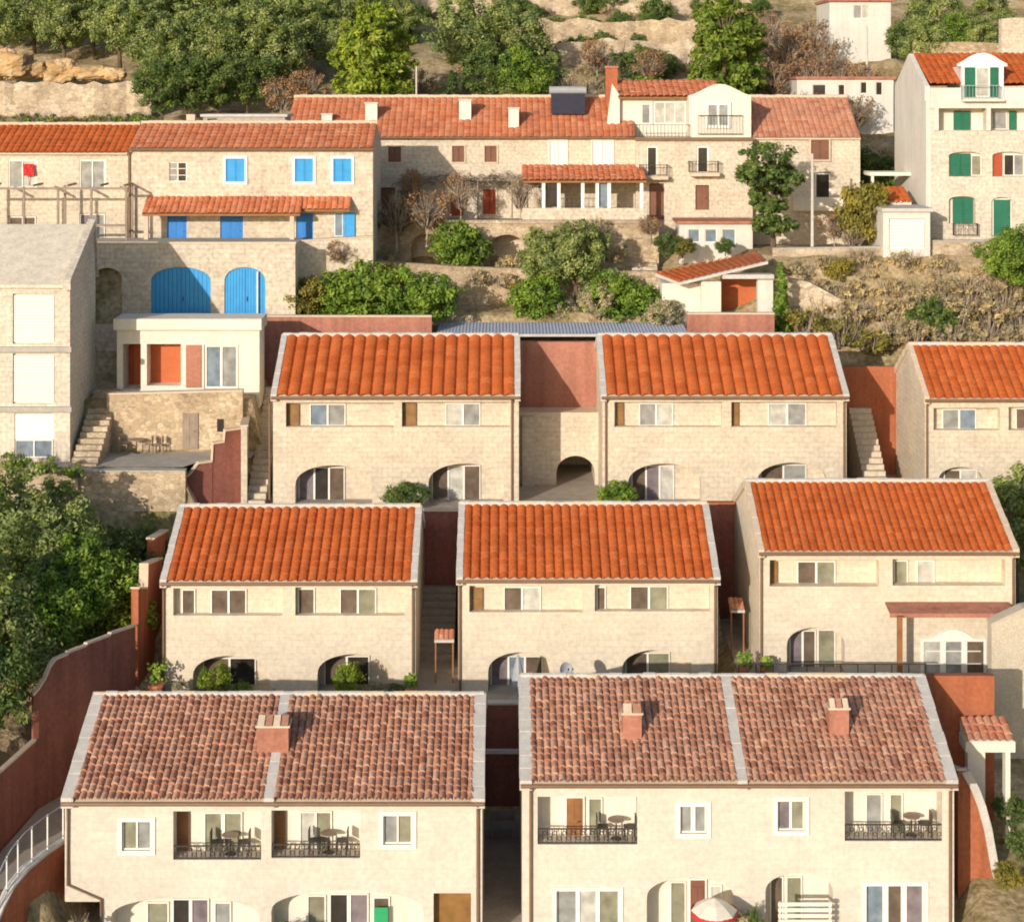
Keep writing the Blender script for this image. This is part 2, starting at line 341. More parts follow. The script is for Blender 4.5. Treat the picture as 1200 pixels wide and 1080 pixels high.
class House:
    """gabled house facing the camera; everything on it becomes a part"""
    def __init__(s, name, label, cat, D, px0, px1, py_eave, py_base, half, rise, wall='stone', group=None, ops=(), rec='cream', z_base=None, notch=None, yb=None):
        s.D, s.half = D, half; s.x0, s.x1 = X(px0, D), X(px1, D); s.ze = Z(py_eave, D); s.zb = Z(py_base, D) if z_base is None else z_base
        s.zr = s.ze + rise; s.t = rise / half; s.yb = yb or D + 2 * half
        s.root = thing(name, label, cat, ((s.x0 + s.x1) / 2, D + half, s.zb), group)
        mb = MB(); w = M[wall]; ops = list(ops)
        lo = s.x0
        if notch:                                  # part of the ground floor stands back under the upper one
            nx, nz = X(notch[0], D), Z(notch[1], D); ops.append(dict(x0=s.x0, x1=nx, z0=s.zb - 1, z1=nz, void=True))
            mb.face([(s.x0, D, nz), (nx, D, nz), (nx, s.yb, nz), (s.x0, s.yb, nz)], w)
            mb.face([(nx, D, s.zb), (nx, D, nz), (nx, s.yb, nz), (nx, s.yb, s.zb)], w); lo = nz
        facade(mb, D, s.x0, s.x1, s.zb, s.ze, ops, w, M[rec] if rec else None)
        for x, zl in ((s.x0, lo if notch else s.zb), (s.x1, s.zb)):
            mb.face([(x, D, zl), (x, s.yb, zl), (x, s.yb, s.ze), (x, D + half, s.zr), (x, D, s.ze)], w)
        mb.face([(s.x0, s.yb, s.zb), (s.x1, s.yb, s.zb), (s.x1, s.yb, s.ze), (s.x0, s.yb, s.ze)], w)
        s.wall = mb.build('wall', s.root)
    def roof(s, mat, wave=.26, amp=.06, verge=.32, vmat='mortar', ridge='mortar', over=.22, course=.38, step=.03, strips=(), seed=1, x0=None, x1=None, seg=6, jit=1.0, name='roof', rcap=.13, fascia=True):
        a = s.x0 if x0 is None else x0; b = s.x1 if x1 is None else x1
        rnd = random.Random(seed); D = s.D; t = s.t
        mb = MB(); mm = M[mat]
        yo, zo = D - over, s.ze - over * t
        yr, zr = D + s.half, s.zr
        lift = .10
        # deck under the tiles
        mb.extr_x([(yo + .03, zo), (yr, zr), (s.yb + over - .03, zo), (s.yb + over - .03, zo + lift - .02), (yr, zr + lift - .02), (yo + .03, zo + lift - .02)], a + .01, b - .01, M['mortar_warm'])
        lim = [a] + [v for v in strips] + [b]
        for k, (p, q) in enumerate(zip(lim, lim[1:])):
            p_ = p + (verge * .8 if p == a else .14); q_ = q - (verge * .8 if q == b else .14)
            tiles(mb, p_, q_, yo, zo + lift, p_, q_, yr, zr + lift, mm, wave, amp, course, step, seg, rnd, jit, k * 1000)
            tiles(mb, q_, p_, s.yb + over, zo + lift, q_, p_, yr, zr + lift, mm, wave * 2, amp, course * 3, step, 4, rnd, jit, k * 1000 + 500)
        r = mb.build(name, s.root)
        h = .12
        def strip(xa, xb, nm, mat_):
            m2 = MB(); pts = []
            n = 9
            rr = random.Random(int(abs(xa) * 100))
            for sgn, y_, in ((1, yo - .03), (-1, s.yb + over + .03)):
                for k in range(n):
                    f0, f1 = k / n, (k + 1) / n - .006
                    ya, yb_ = y_ + (yr - y_) * f0, y_ + (yr - y_) * f1
                    za, zb_ = s.zr - abs(yr - ya) * t, s.zr - abs(yr - yb_) * t
                    e = rr.uniform(0, .03)
                    m2.extr_x([(ya, za - .12), (yb_, zb_ - .12), (yb_, zb_ + lift + h + e), (ya, za + lift + h + e)], xa - rr.uniform(0, .02), xb + rr.uniform(0, .02), M[mat_])
            m2.build(nm, r)
        if verge:
            strip(a - .08, a + verge, 'verge', vmat); strip(b - verge, b + .08, 'verge', vmat)
        for v in strips: strip(v - .17, v + .17, 'verge', vmat)
        if ridge:
            m2 = MB(); n = max(3, round((b - a) / .42)); 
            for k in range(n):
                xa, xb = a + (b - a) * k / n, a + (b - a) * (k + 1) / n
                dz = rnd.uniform(-.015, .02)
                m2.tube([(xa - .02, yr, zr + lift + .05 + dz), (xb + .02, yr, zr + lift + .05 + dz)], rcap * rnd.uniform(.92, 1.08), M[ridge] if rnd.random() < .72 else M['mortar_warm'], 8)
            m2.build('ridge_cap', r)
        s.roof_o = r; return r
    def gutter(s, pipes=(), mat='brown_metal', over=.22, bot=None):
        mb = MB(); y = s.D - over - .07; z = s.ze - over * s.t + .03
        mb.tube([(s.x0 - .06, y, z), (s.x1 + .06, y, z)], .075, M[mat], 8); mb.build('gutter', s.root)
        for px in pipes:
            x = X(px, s.D); m2 = MB()
            m2.tube([(x, y, z), (x, s.D - .07, z - .3), (x, s.D - .07, s.zb if bot is None else bot)], .055, M[mat], 6); m2.build('downpipe', s.root)
    def on_roof(s, px, py):
        c = CZ - s.ze + s.D * s.t; y = c / ((py - YH) / F + s.t)
        return Vector((X(px, y), y, s.ze + (y - s.D) * s.t))
    def chimney(s, px0, px1, py_top, py_bot, mat='terracotta', deep=None, capped=True, base=True):
        p = s.on_roof((px0 + px1) / 2, py_bot); y = p.y; w = (px1 - px0) * y / F; x0, x1 = p.x - w / 2, p.x + w / 2
        zt = Z(py_top, y); dp = deep or max(.45, w * .7); yb = y + dp
        mb = MB(); ztop = zt - (.28 if capped else .1)
        mb.box(x0, x1, y, yb, p.z - .25, ztop, M[mat]); o = mb.build('chimney', s.root)
        if base:
            m2 = MB(); m2.box(x0 - .05, x1 + .05, y - .06, yb + .05, p.z - .2, p.z + .16, M['mortar_warm']); m2.build('chimney_base', o)
        m3 = MB()
        if capped:
            m3.box(x0 - .05, x1 + .05, y - .05, yb + .05, ztop, ztop + .07, M['mortar_warm'])
            n = max(2, round(w / .28))
            for k in range(n):                      # tiles leaning together over the flue
                xa = x0 + w * k / n + .02; xb = x0 + w * (k + 1) / n - .02; xm = (x0 + x1) / 2
                m3.extr([(xa, y - .06, ztop + .07), (xb, y - .06, ztop + .07), (xb, y + dp * .48, ztop + .33), (xa, y + dp * .48, ztop + .33)],
                        [(xa, y - .02, ztop + .05), (xb, y - .02, ztop + .05), (xb, y + dp * .48, ztop + .27), (xa, y + dp * .48, ztop + .27)], M['tile_mott' if k % 2 else 'mortar_warm'])
                m3.extr([(xa, yb + .06, ztop + .07), (xa, y + dp * .52, ztop + .33), (xb, y + dp * .52, ztop + .33), (xb, yb + .06, ztop + .07)],
                        [(xa, yb + .02, ztop + .05), (xa, y + dp * .52, ztop + .27), (xb, y + dp * .52, ztop + .27), (xb, yb + .02, ztop + .05)], M['tile_mott'])
        else: m3.box(x0 - .06, x1 + .06, y - .06, yb + .06, ztop, ztop + .1, M['mortar'])
        m3.build('chimney_cap', o)

def win(parent, D, px0, px1, py0, py1, panes=('p_dark', 'p_dark'), fw=.05, mull=.06, frame='frame', surround=None, sw=.18, bars=0, name='window', sill=False, depth=.06, weights=None, arch=0, inset=0.0):
    """framed window or glazed door in the plane y = D (front of the frame)"""
    x0, x1, z1, z0 = X(px0, D), X(px1, D), Z(py0, D), Z(py1, D)
    DW = D; D = D + inset
    fm = M[frame]; mb = MB(); y0, y1 = D - depth / 2, D + depth
    mb.box(x0, x1, y0, y1, z1 - fw, z1, fm); mb.box(x0, x1, y0, y1, z0, z0 + fw, fm)
    mb.box(x0, x0 + fw, y0, y1, z0 + fw, z1 - fw, fm); mb.box(x1 - fw, x1, y0, y1, z0 + fw, z1 - fw, fm)
    n = len(panes); ws = weights or [1] * n; tot = sum(ws); W = x1 - x0 - 2 * fw; xs = [x0 + fw]
    for w in ws: xs.append(xs[-1] + W * w / tot)
    for v in xs[1:-1]: mb.box(v - mull / 2, v + mull / 2, y0, y1, z0 + fw, z1 - fw, fm)
    for k in range(bars):
        z = z0 + (z1 - z0) * (k + 1) / (bars + 1)
        for a, b in zip(xs, xs[1:]): mb.box(a + mull / 2, b - mull / 2, y0 + .01, y1, z - .018, z + .018, fm)
    if sill: mb.box(x0 - .08, x1 + .08, D - .14, y0 - .002, z0 - .07, z0 + .01, M['surround'])
    if arch:
        rs = arch * D / F; n_ = 10; cx = (x0 + x1) / 2; hw = (x1 - x0) / 2
        cv = [(cx - hw * math.cos(math.pi * k / n_), z1 + rs * math.sin(math.pi * k / n_)) for k in range(n_ + 1)]
        ci = [(cx - (hw - fw) * math.cos(math.pi * k / n_), z1 + (rs - fw) * math.sin(math.pi * k / n_)) for k in range(n_ + 1)]
        for a, b, c, d in zip(cv, cv[1:], ci, ci[1:]): mb.extr_y([a, b, d, c], y0, y1, fm)
    o = mb.build(name, parent)
    pm = MB(); yp = D + depth * .35
    for k, (a, b) in enumerate(zip(xs, xs[1:])):
        pm.face([(a, yp, z0 + fw * .5), (b, yp, z0 + fw * .5), (b, yp, z1 - fw * .5), (a, yp, z1 - fw * .5)], M[panes[k]])
    if arch: pm.face([(x, yp, z) for x, z in ci], M[panes[0]])
    pm.build('pane', o)
    if surround:
        sm = MB(); s_ = M[surround]; ya, yb = DW - .05, DW + .02
        sm.box(x0 - sw, x1 + sw, ya, yb, z1, z1 + sw, s_); sm.box(x0 - sw, x1 + sw, ya, yb, z0 - sw, z0, s_)
        sm.box(x0 - sw, x0, ya, yb, z0, z1, s_); sm.box(x1, x1 + sw, ya, yb, z0, z1, s_)
        sm.build('surround', o)
    return o
def shutters(parent, D, px0, px1, py0, py1, mat, leaves=2, name='shutter', surround=None, sw=.1, label=None):
    """closed louvred shutters, each leaf its own part"""
    x0, x1, z1, z0 = X(px0, D), X(px1, D), Z(py0, D), Z(py1, D); w = (x1 - x0) / leaves
    for k in range(leaves):
        mb = MB(); a, b = x0 + w * k + .012, x0 + w * (k + 1) - .012; m = M[mat]
        mb.box(a, a + .06, D - .07, D - .01, z0, z1, m); mb.box(b - .06, b, D - .07, D - .01, z0, z1, m)
        for z in (z0, (z0 + z1) / 2 - .03, z1 - .06): mb.box(a + .06, b - .06, D - .068, D - .012, z, z + .06, m)
        n = max(4, int((z1 - z0) / .1))
        for j in range(n):
            z = z0 + (z1 - z0) * (j + .5) / n
            mb.face([(a + .06, D - .06, z - .05), (b - .06, D - .06, z - .05), (b - .06, D - .03, z + .05), (a + .06, D - .03, z + .05)], m)
        o = mb.build(name, parent)
        if label: o['label'] = label
    if surround:
        sm = MB(); s_ = M[surround]; ya, yb = D - .15, D - .075
        sm.box(x0 - sw, x1 + sw, ya, yb, z1 + .005, z1 + sw, s_); sm.box(x0 - sw, x1 + sw, ya, yb, z0 - sw, z0 - .005, s_)
        sm.box(x0 - sw, x0 - .005, ya, yb, z0, z1, s_); sm.box(x1 + .005, x1 + sw, ya, yb, z0, z1, s_)
        sm.build('window_surround', parent)
def door(parent, D, px0, px1, py0, py1, mat, frame='frame', fw=.06, name='door', panels=True, label=None):
    x0, x1, z1, z0 = X(px0, D), X(px1, D), Z(py0, D), Z(py1, D); mb = MB(); m = M[mat]
    mb.box(x0, x1, D - .03, D + .03, z0, z1, m)
    if panels:
        w = x1 - x0
        for a, b in ((.14, .46), (.54, .86)):
            for c, d in ((.08, .45), (.52, .93)): mb.box(x0 + w * a, x0 + w * b, D - .05, D - .031, z0 + (z1 - z0) * c, z0 + (z1 - z0) * d, m)
    o = mb.build(name, parent)
    if label: o['label'] = label
    if frame:
        f = MB(); fm = M[frame]
        f.box(x0 - fw, x0 - .002, D - .06, D + .05, z0, z1 + fw, fm); f.box(x1 + .002, x1 + fw, D - .06, D + .05, z0, z1 + fw, fm); f.box(x0, x1, D - .06, D + .05, z1 + .002, z1 + fw, fm)
        f.build('door_frame', o)
    hm = MB(); hm.tube([(x1 - .1, D - .1, (z0 + z1) / 2), (x1 - .2, D - .1, (z0 + z1) / 2)], .02, M['dark_metal'], 5); hm.build('handle', o)
    return o
def railing(parent, D, px0, px1, py0, py1, mat='dark_metal', curls=True, step=.16, r=.014, name='railing', sides=0):
    x0, x1, z1, z0 = X(px0, D), X(px1, D), Z(py0, D), Z(py1, D); mb = MB(); m = M[mat]
    mb.box(x0, x1, D - .025, D + .025, z1 - .04, z1, m); mb.box(x0, x1, D - .02, D + .02, z0 + .03, z0 + .07, m)
    n = max(2, int((x1 - x0) / step))
    for k in range(n + 1):
        x = x0 + (x1 - x0) * k / n; mb.tube([(x, D, z0), (x, D, z1 - .02)], r, m, 4)
        if curls and k < n:
            cx = x + (x1 - x0) / n / 2; cz = (z0 + z1) / 2 + (.12 if k % 2 else -.06); rr = (x1 - x0) / n * .42
            mb.tube([(cx + rr * math.cos(a * .9), D, cz + rr * math.sin(a * .9)) for a in range(8)], r * .9, m, 4)
    if sides:
        for x in (x0, x1):
            mb.box(x - .02, x + .02, D + .03, D + sides, z1 - .04, z1, m)
            for k in range(1, 5): mb.tube([(x, D + sides * k / 5, z0), (x, D + sides * k / 5, z1 - .03)], r, m, 4)
    return mb.build(name, parent)
def path_wall(mb, pts, t, mat, cop=None, coph=.08):
    """free-standing wall along a line of (x, y, top, foot)"""
    V = [Vector((p[0], p[1], 0)) for p in pts]; L = []; Rr = []
    for k in range(len(V)):
        d = (V[min(k + 1, len(V) - 1)] - V[max(k - 1, 0)]); d = d.normalized() if d.length > 1e-4 else Vector((1, 0, 0))
        n = Vector((-d.y, d.x, 0)) * t / 2; L.append(V[k] + n); Rr.append(V[k] - n)
    for k in range(len(V) - 1):
        a, b = pts[k], pts[k + 1]
        l0, l1, r0, r1 = L[k], L[k + 1], Rr[k], Rr[k + 1]
        mb.face([(r0.x, r0.y, a[3]), (r1.x, r1.y, b[3]), (r1.x, r1.y, b[2]), (r0.x, r0.y, a[2])], mat)
        mb.face([(l1.x, l1.y, b[3]), (l0.x, l0.y, a[3]), (l0.x, l0.y, a[2]), (l1.x, l1.y, b[2])], mat)
        mb.face([(r0.x, r0.y, a[2]), (r1.x, r1.y, b[2]), (l1.x, l1.y, b[2]), (l0.x, l0.y, a[2])], mat)
    for k, fl in ((0, 0), (-1, 1)):
        a = pts[k]; q = [(L[k].x, L[k].y, a[3]), (Rr[k].x, Rr[k].y, a[3]), (Rr[k].x, Rr[k].y, a[2]), (L[k].x, L[k].y, a[2])]
        mb.face(q if not fl else list(reversed(q)), mat)
def coping(parent, pts, t, mat='mortar', h=.09, name='coping'):
    mb = MB(); path_wall(mb, [(p[0], p[1], p[2] + h, p[2] + .004) for p in pts], t, M[mat]); return mb.build(name, parent)
def wall_thing(name, label, pts, t, mat, cop=None, cat='wall', group=None, cw=.1):
    p0 = pts[len(pts) // 2]; r = thing(name, label, cat, (p0[0], p0[1], min(p[3] for p in pts)), group)
    mb = MB(); path_wall(mb, pts, t, M[mat]); mb.build('wall_body', r)
    if cop: coping(r, pts, t + cw, cop)
    return r
# ---------------------------------------------------------------- ground: terraces stepping up the hill
def xb(D): return -18.2 + (D - 68.6) * 0.448 if D > 68.6 else -18.2 + (D - 68.6) * .07            # line of the terracotta boundary wall
def ss(a, b, v):
    t = max(0, min(1, (v - a) / (b - a))); return t * t * (3 - 2 * t)
def lerp(a, b, v, va, vb): return va + (vb - va) * max(0, min(1, (v - a) / (b - a)))
def hill(D): return -4.4 + .274 * (D - 124) if D < 178 else (-4.4 + .274 * 54 + .5 * (D - 178))
def ground_rel(x, D):
    if D > 125: h = hill(D)
    elif D > 119: h = lerp(119, 125, D, -9.6, hill(125))
    elif x < -12.4:
        if D < 86.4:
            if x < xb(D) - 1.1 or (D > 73.4 and x < -15.2): h = lerp(58, 84, D, -27.2, -23.8)
            elif D > 73.2: h = -25.75
            elif x < -15.4 and D > 60.5: h = -28.2
            else: h = -30.25
        elif D < 89.2 and x > -15.9: h = -20.85
        elif D < 90.6: h = -18.8
        elif D < 98.1: h = -16.2
        else: h = -9.0
    else:
        if D < 73.2:
            h = -30.25
            if x > 16.9: h = lerp(56, 72, D, -30.2, -27.2)
        elif D < 86.2: h = -25.75 if x < 9.9 else -24.95
        elif D < 97.6: h = -20.85
        else:
            a = lerp(97.6, 104, D, -13.6, -12.9); a = lerp(104, 111, D, a, -9.7) if D > 104 else a
            b = lerp(98, 104.6, D, -16.2, -10.1)
            h = a + (b - a) * ss(13.2, 15.2, x)
            if -4.2 < x < 10.8 and D < 101.4: h = -14.3
    return h
def ground(x, D): return CZ + ground_rel(x, D)
def make_ground():
    rnd = random.Random(5)
    xs = [-900, -400, -200, -120, -80, -60] + [-45 + k for k in range(95)] + [52, 62, 80, 120, 200, 400, 900]
    ys = [-400, -60, 20, 40, 50] + [55 + .5 * k for k in range(152)] + [131 + 1.5 * k for k in range(34)] + [185, 195, 210, 230, 260, 300, 420, 700]
    mb = MB(); mt = M['ground']; n = len(xs)
    for y in ys:
        for x in xs:
            z = ground(x, min(max(y, 50), 300)); 
            if y > 126: z += .5 * math.sin(x * .31 + y * .2) * math.sin(y * .9 + x * .07) + rnd.uniform(-.12, .12)
            elif y > 98.5: z += rnd.uniform(-.12, .1)
            mb.v.append((x, y, z))
    for j in range(len(ys) - 1):
        for i in range(n - 1):
            a = j * n + i; mb.f.append((a, a + 1, a + n + 1, a + n)); mb.mi.append(mb.m(mt)); mb.uv.append([(0, 0)] * 4)
    tag(mb.build('ground', smooth=True), kind='structure')
m_, t_, b_ = _mat('dry_hillside', .95, .1)
p_ = _pos(t_)
n1_ = _n(t_, 'ShaderNodeTexNoise', Scale=.35, Detail=8.0, Roughness=.7); t_.links.new(p_, n1_.inputs['Vector'])
r1_ = _ramp(t_, [(.3, (.13, .14, .045)), (.43, (.30, .24, .12)), (.55, (.48, .37, .23)), (.7, (.58, .47, .32))]); t_.links.new(n1_.outputs[0], r1_.inputs[0])
n2_ = _n(t_, 'ShaderNodeTexNoise', Scale=4.0, Detail=5.0); t_.links.new(p_, n2_.inputs['Vector'])
r2_ = _ramp(t_, [(.3, (.62, .6, .55)), (.65, (1.15, 1.12, 1.08))]); t_.links.new(n2_.outputs[0], r2_.inputs[0])
t_.links.new(_mix(t_, 1.0, r1_.outputs[0], r2_.outputs[0], 'MULTIPLY'), b_.inputs['Base Color']); _bump(t_, b_, n2_.outputs[0], .6, .15)
M['ground'] = m_
make_ground()
def slab(name, pts, mat):
    mb = MB(); mb.face(pts, M[mat]); return tag(mb.build(name), kind='structure')
# paved terraces and alleys, each lying a little above the ground
g = CZ
slab('path', [(-15.3, 50, g - 30.21), (16.8, 50, g - 30.21), (16.8, 73.1, g - 30.21), (-15.3, 73.1, g - 30.21)], 'paving')
slab('path', [(-15.1, 73.6, g - 25.71), (9.8, 73.6, g - 25.71), (9.8, 86.1, g - 25.71), (-15.1, 86.1, g - 25.71)], 'paving')
slab('path', [(10.0, 73.6, g - 24.9), (30, 73.6, g - 24.9), (30, 86.1, g - 24.9), (10.0, 86.1, g - 24.9)], 'paving')
slab('path', [(-12.3, 86.7, g - 20.81), (36, 86.7, g - 20.81), (36, 97.4, g - 20.81), (-12.3, 97.4, g - 20.81)], 'paving')
slab('path', [(-24, 86.8, g - 18.75), (-15.75, 86.8, g - 18.75), (-15.0, 88.4, g - 18.75), (-12.7, 88.95, g - 18.75), (-12.7, 90.4, g - 18.75), (-24, 90.4, g - 18.75)], 'concrete')
# ---------------------------------------------------------------- front row
D1, D2, D3 = 62.0, 75.0, 88.0
GRP = 'terraced stone houses stepping up the hill'
h = House('row_house', 'wide pale stone double house with a broad chimney, lowest row beside the white path railing', 'house', D1, 76, 565, 936, 1150, 4.65, 1.92, 'stone1', GRP,
    [op(D1, 203, 306, 950, 1007, .85), op(D1, 318, 422, 949, 1005, .85), op(D1, 130, 304, 1051, 1150, .9, 24), op(D1, 318, 496, 1043, 1150, .9, 24), op(D1, 508, 552, 1046, 1150, .35, 0, M['ochre']), op(D1, 143, 177, 962, 996, .25), op(D1, 449, 483, 955, 989, .25)],
    z_base=CZ - 31.5, notch=(117, 1056))
h.roof('tile_mott', .25, .12, .34, strips=[X(316, D1)], seed=11, course=.33, step=.06, vmat='mortar', jit=1.5)
h.gutter((560,))
m2 = MB(); m2.tube([(X(80, D1), D1 - .25, h.ze), (X(80, D1), D1 - .08, h.ze - .35), (X(80, D1), D1 - .08, Z(1035, D1)), (X(119, D1), D1 - .08, Z(1052, D1)), (X(119, D1), D1 - .08, h.zb)], .05, M['brown_metal'], 6); m2.build('downpipe', h.root)
h.chimney(301, 338, 843, 889, 'tile_old' if 0 else 'terracotta', .75)
r = h.root
win(r, D1, 143, 177, 962, 996, ('p_olive', 'p_grey'), surround='surround', sw=.15, inset=.1)
win(r, D1, 449, 483, 955, 989, ('p_grey', 'p_olive'), surround='surround', sw=.15, inset=.1)
d = D1 + .8
win(r, d, 239, 284, 951, 1006, ('p_olive', 'p_olive'), fw=.05, mull=.14, name='balcony_door'); win(r, d, 351, 389, 950, 1004, ('p_light', 'p_olive'), fw=.05, mull=.08, name='balcony_door')
shutters(r, d, 206, 222, 951, 1006, 'wood', 1, label='brown louvred shutter folded open in the balcony recess'); shutters(r, d, 322, 335, 950, 1004, 'wood', 1)
railing(r, D1 + .08, 203.5, 305.5, 990, 1007); railing(r, D1 + .08, 318.5, 421.5, 988, 1005)
d = D1 + .85
win(r, d, 172, 198, 1056, 1140, ('p_olive',), name='glass_door'); win(r, d, 202, 245, 1052, 1140, ('p_dark', 'p_mauve'), name='glass_door', mull=.12); win(r, d, 251, 271, 1056, 1140, ('p_grey',), name='glass_door')
win(r, d, 360, 382, 1048, 1140, ('p_olive',), name='glass_door'); win(r, d, 386, 432, 1046, 1140, ('p_dark', 'p_mauve'), name='glass_door', mull=.14); win(r, d, 437, 457, 1050, 1140, ('p_brown',), name='glass_door')
H1L = h
h = House('row_house', 'wide pale stone double house with two slim chimneys on its mottled roof, lowest row', 'house', D1, 612, 1118, 915, 1150, 4.65, 1.97, 'stone1', GRP,
    [op(D1, 630, 747, 933, 989, .85), op(D1, 990, 1104, 927, 985, .85), op(D1, 758, 860, 1028, 1150, .9, 24), op(D1, 897, 976, 1023, 1150, .9, 22), op(D1, 797, 828, 944, 976, .25), op(D1, 911, 943, 938, 973, .25), op(D1, 652, 726, 1043, 1140, .25), op(D1, 1015, 1083, 1037, 1140, .25)], z_base=CZ - 30.25)
h.roof('tile_mott', .25, .12, .34, strips=[X(869, D1)], seed=12, course=.33, step=.06, jit=1.5)
h.gutter((622, 1113))
h.chimney(730, 752, 828, 873); h.chimney(972, 995, 822, 868)
r = h.root
win(r, D1, 797, 828, 944, 976, ('p_grey', 'p_grey'), surround='surround', sw=.15, inset=.1, mull=.16); win(r, D1, 911, 943, 938, 973, ('p_mauve', 'p_olive'), surround='surround', sw=.15, inset=.1, mull=.09)
d = D1 + .8
door(r, d, 664, 683, 934, 988, 'wood', label='orange brown wooden balcony door'); win(r, d, 689, 706, 934, 988, ('p_olive',), name='balcony_door'); win(r, d, 1014, 1034, 929, 984, ('p_grey',), name='balcony_door'); win(r, d, 1042, 1058, 929, 984, ('p_olive',), name='balcony_door')
railing(r, D1 + .08, 630.5, 746.5, 970, 989); railing(r, D1 + .08, 990.5, 1103.5, 965, 985)
win(r, D1, 652, 726, 1043, 1140, ('p_grey', 'p_light', 'p_olive'), surround='surround', sw=.12, inset=.1, mull=.14, name='glass_door'); win(r, D1, 1015, 1083, 1037, 1140, ('p_blue', 'p_brown', 'p_mauve'), surround='surround', sw=.14, inset=.1, mull=.2, name='glass_door')
d = D1 + .85
win(r, d, 785, 804, 1032, 1140, ('p_olive',), name='glass_door'); door(r, d, 809, 826, 1030, 1140, 'brown'); win(r, d, 832, 846, 1036, 1140, ('p_light',), name='glass_door')
win(r, d, 902, 918, 1026, 1140, ('p_brown',), name='glass_door'); win(r, d, 921, 940, 1026, 1140, ('p_olive',), name='glass_door')
H1R = h

# ---------------------------------------------------------------- middle row
def upper(h, D, recs):                       # recs: list of (kind, px0, px1, py0, py1, panes)
    for k, a, b, c, e, panes in recs:
        if k == 'w': win(h.root, D, a, b, c, e, panes, fw=.05, mull=.09)
        elif k == 'd': win(h.root, D, a, b, c, e, panes, fw=.05, mull=.09, name='glass_door')
        elif k == 's': shutters(h.root, D, a, b, c, e, panes, 1)
h = House('row_house', 'cream stone house with leafy shrubs before its arches, middle row beside the terracotta boundary wall', 'house', D2, 191, 487, 680, 812, 4.2, 2.0, 'stone', GRP,
    [op(D2, 203, 331, 689, 721, .42), op(D2, 346, 474, 688, 721, .42), op(D2, 226, 316, 768, 830, .9, 24), op(D2, 372, 462, 766, 830, .9, 24)], z_base=CZ - 25.75, rec='stone')
h.roof('tile_orange', .40, .115, .19, seed=21, course=.4, step=.018, jit=.35); h.gutter((192, 484))
d = D2 + .38
upper(h, d, [('w', 213, 229, 690, 720, ('p_brown',)), ('w', 247, 289, 690, 720, ('p_brown', 'p_brown')), ('w', 349, 369, 689, 720, ('p_brown',)), ('w', 398, 441, 689, 720, ('p_brown', 'p_olive'))])
d = D2 + .85
upper(h, d, [('d', 238, 300, 770, 829, ('p_brown', 'p_dark')), ('d', 380, 433, 768, 829, ('p_brown', 'p_dark'))])
H2L = h
h = House('row_house', 'cream stone house behind the satellite dish, middle row between the two narrow alleys', 'house', D2, 537, 841, 677, 808, 4.2, 2.0, 'stone', GRP,
    [op(D2, 550, 683, 686, 717, .42), op(D2, 697, 832, 685, 716, .42), op(D2, 572, 650, 764, 830, .9, 24), op(D2, 729, 812, 761, 830, .9, 24)], z_base=CZ - 25.75, rec='stone')
h.roof('tile_orange', .40, .115, .19, seed=22, course=.4, step=.018, jit=.35); h.gutter((539, 838))
d = D2 + .38
upper(h, d, [('s', 552, 566, 688, 716, 'ochre'), ('w', 590, 634, 687, 716, ('p_brown', 'p_light')), ('w', 738, 783, 686, 715, ('p_brown', 'p_olive')), ('w', 699, 710, 687, 715, ('p_brown',))])
d = D2 + .85
upper(h, d, [('d', 575, 636, 768, 828, ('p_mauve', 'p_blue', 'p_brown')), ('d', 733, 785, 764, 828, ('p_brown', 'p_olive'))])
H2M = h
h = House('row_house', 'cream stone house with a flat porch roof over a white barred french window, middle row', 'house', D2, 890, 1190, 645, 784, 4.2, 1.86, 'stone', GRP,
    [op(D2, 902, 1030, 656, 687, .6), op(D2, 1046, 1178, 655, 686, .6), op(D2, 922, 990, 735, 800, .8, 22)], z_base=CZ - 24.95, rec='stone')
h.roof('tile_orange', .34, .095, .16, seed=23, course=.4, step=.014, jit=.4, vmat='mortar_warm'); h.gutter((892, 1187))
d = D2 + .55
upper(h, d, [('s', 902.5, 911, 657, 686, 'ochre'), ('w', 934, 979, 657, 686, ('p_brown', 'p_olive')), ('w', 1047, 1064, 656, 685, ('p_olive',)), ('w', 1074, 1095, 656, 685, ('p_light',))])
upper(h, D2 + .75, [('d', 925, 956, 738, 798, ('p_mauve', 'p_brown')), ('d', 958, 979, 737, 798, ('p_olive',))])
r = h.root
# tiled porch and its white window
D = D2; pm = MB()
xa, xbb = X(1045, D - 1.3), X(1192, D - 1.3)
ya, za, yb_, zb_ = D - 1.1, Z(719, D - 1.1), D - .02, Z(705, D)
pm.extr_x([(ya, za - .08), (yb_, zb_ - .08), (yb_, zb_), (ya, za)], xa, xbb, M['wood'])
pm.box(xa - .04, xbb + .04, ya - .06, ya - .004, za - .14, za + .04, M['terracotta']); pm.face([(xa, ya, za + .01), (xbb, ya, za + .01), (xbb, yb_, zb_ + .01), (xa, yb_, zb_ + .01)], M['terracotta']); pm.build('porch_roof', r)
pm = MB(); x = X(1054, D - 1.3); pm.box(x - .1, x + .1, D - 1.45, D - 1.25, h.zb, za - .02, M['wood']); pm.build('porch_post', r)
win(r, D - .03, 1079, 1156, 748, 792, ('p_light', 'p_grey', 'p_brown'), fw=.12, mull=.24, bars=2, arch=0, name='french_window', weights=(1, 1.1, 1))
pm = MB(); pm.extr_y([(X(1092, D) + (X(1142, D) - X(1092, D)) * k / 8, Z(748, D) + .42 * math.sin(math.pi * k / 8)) for k in range(9)], D - .1, D + .02, M['frame']); pm.build('window_arch', r)
H2R = h

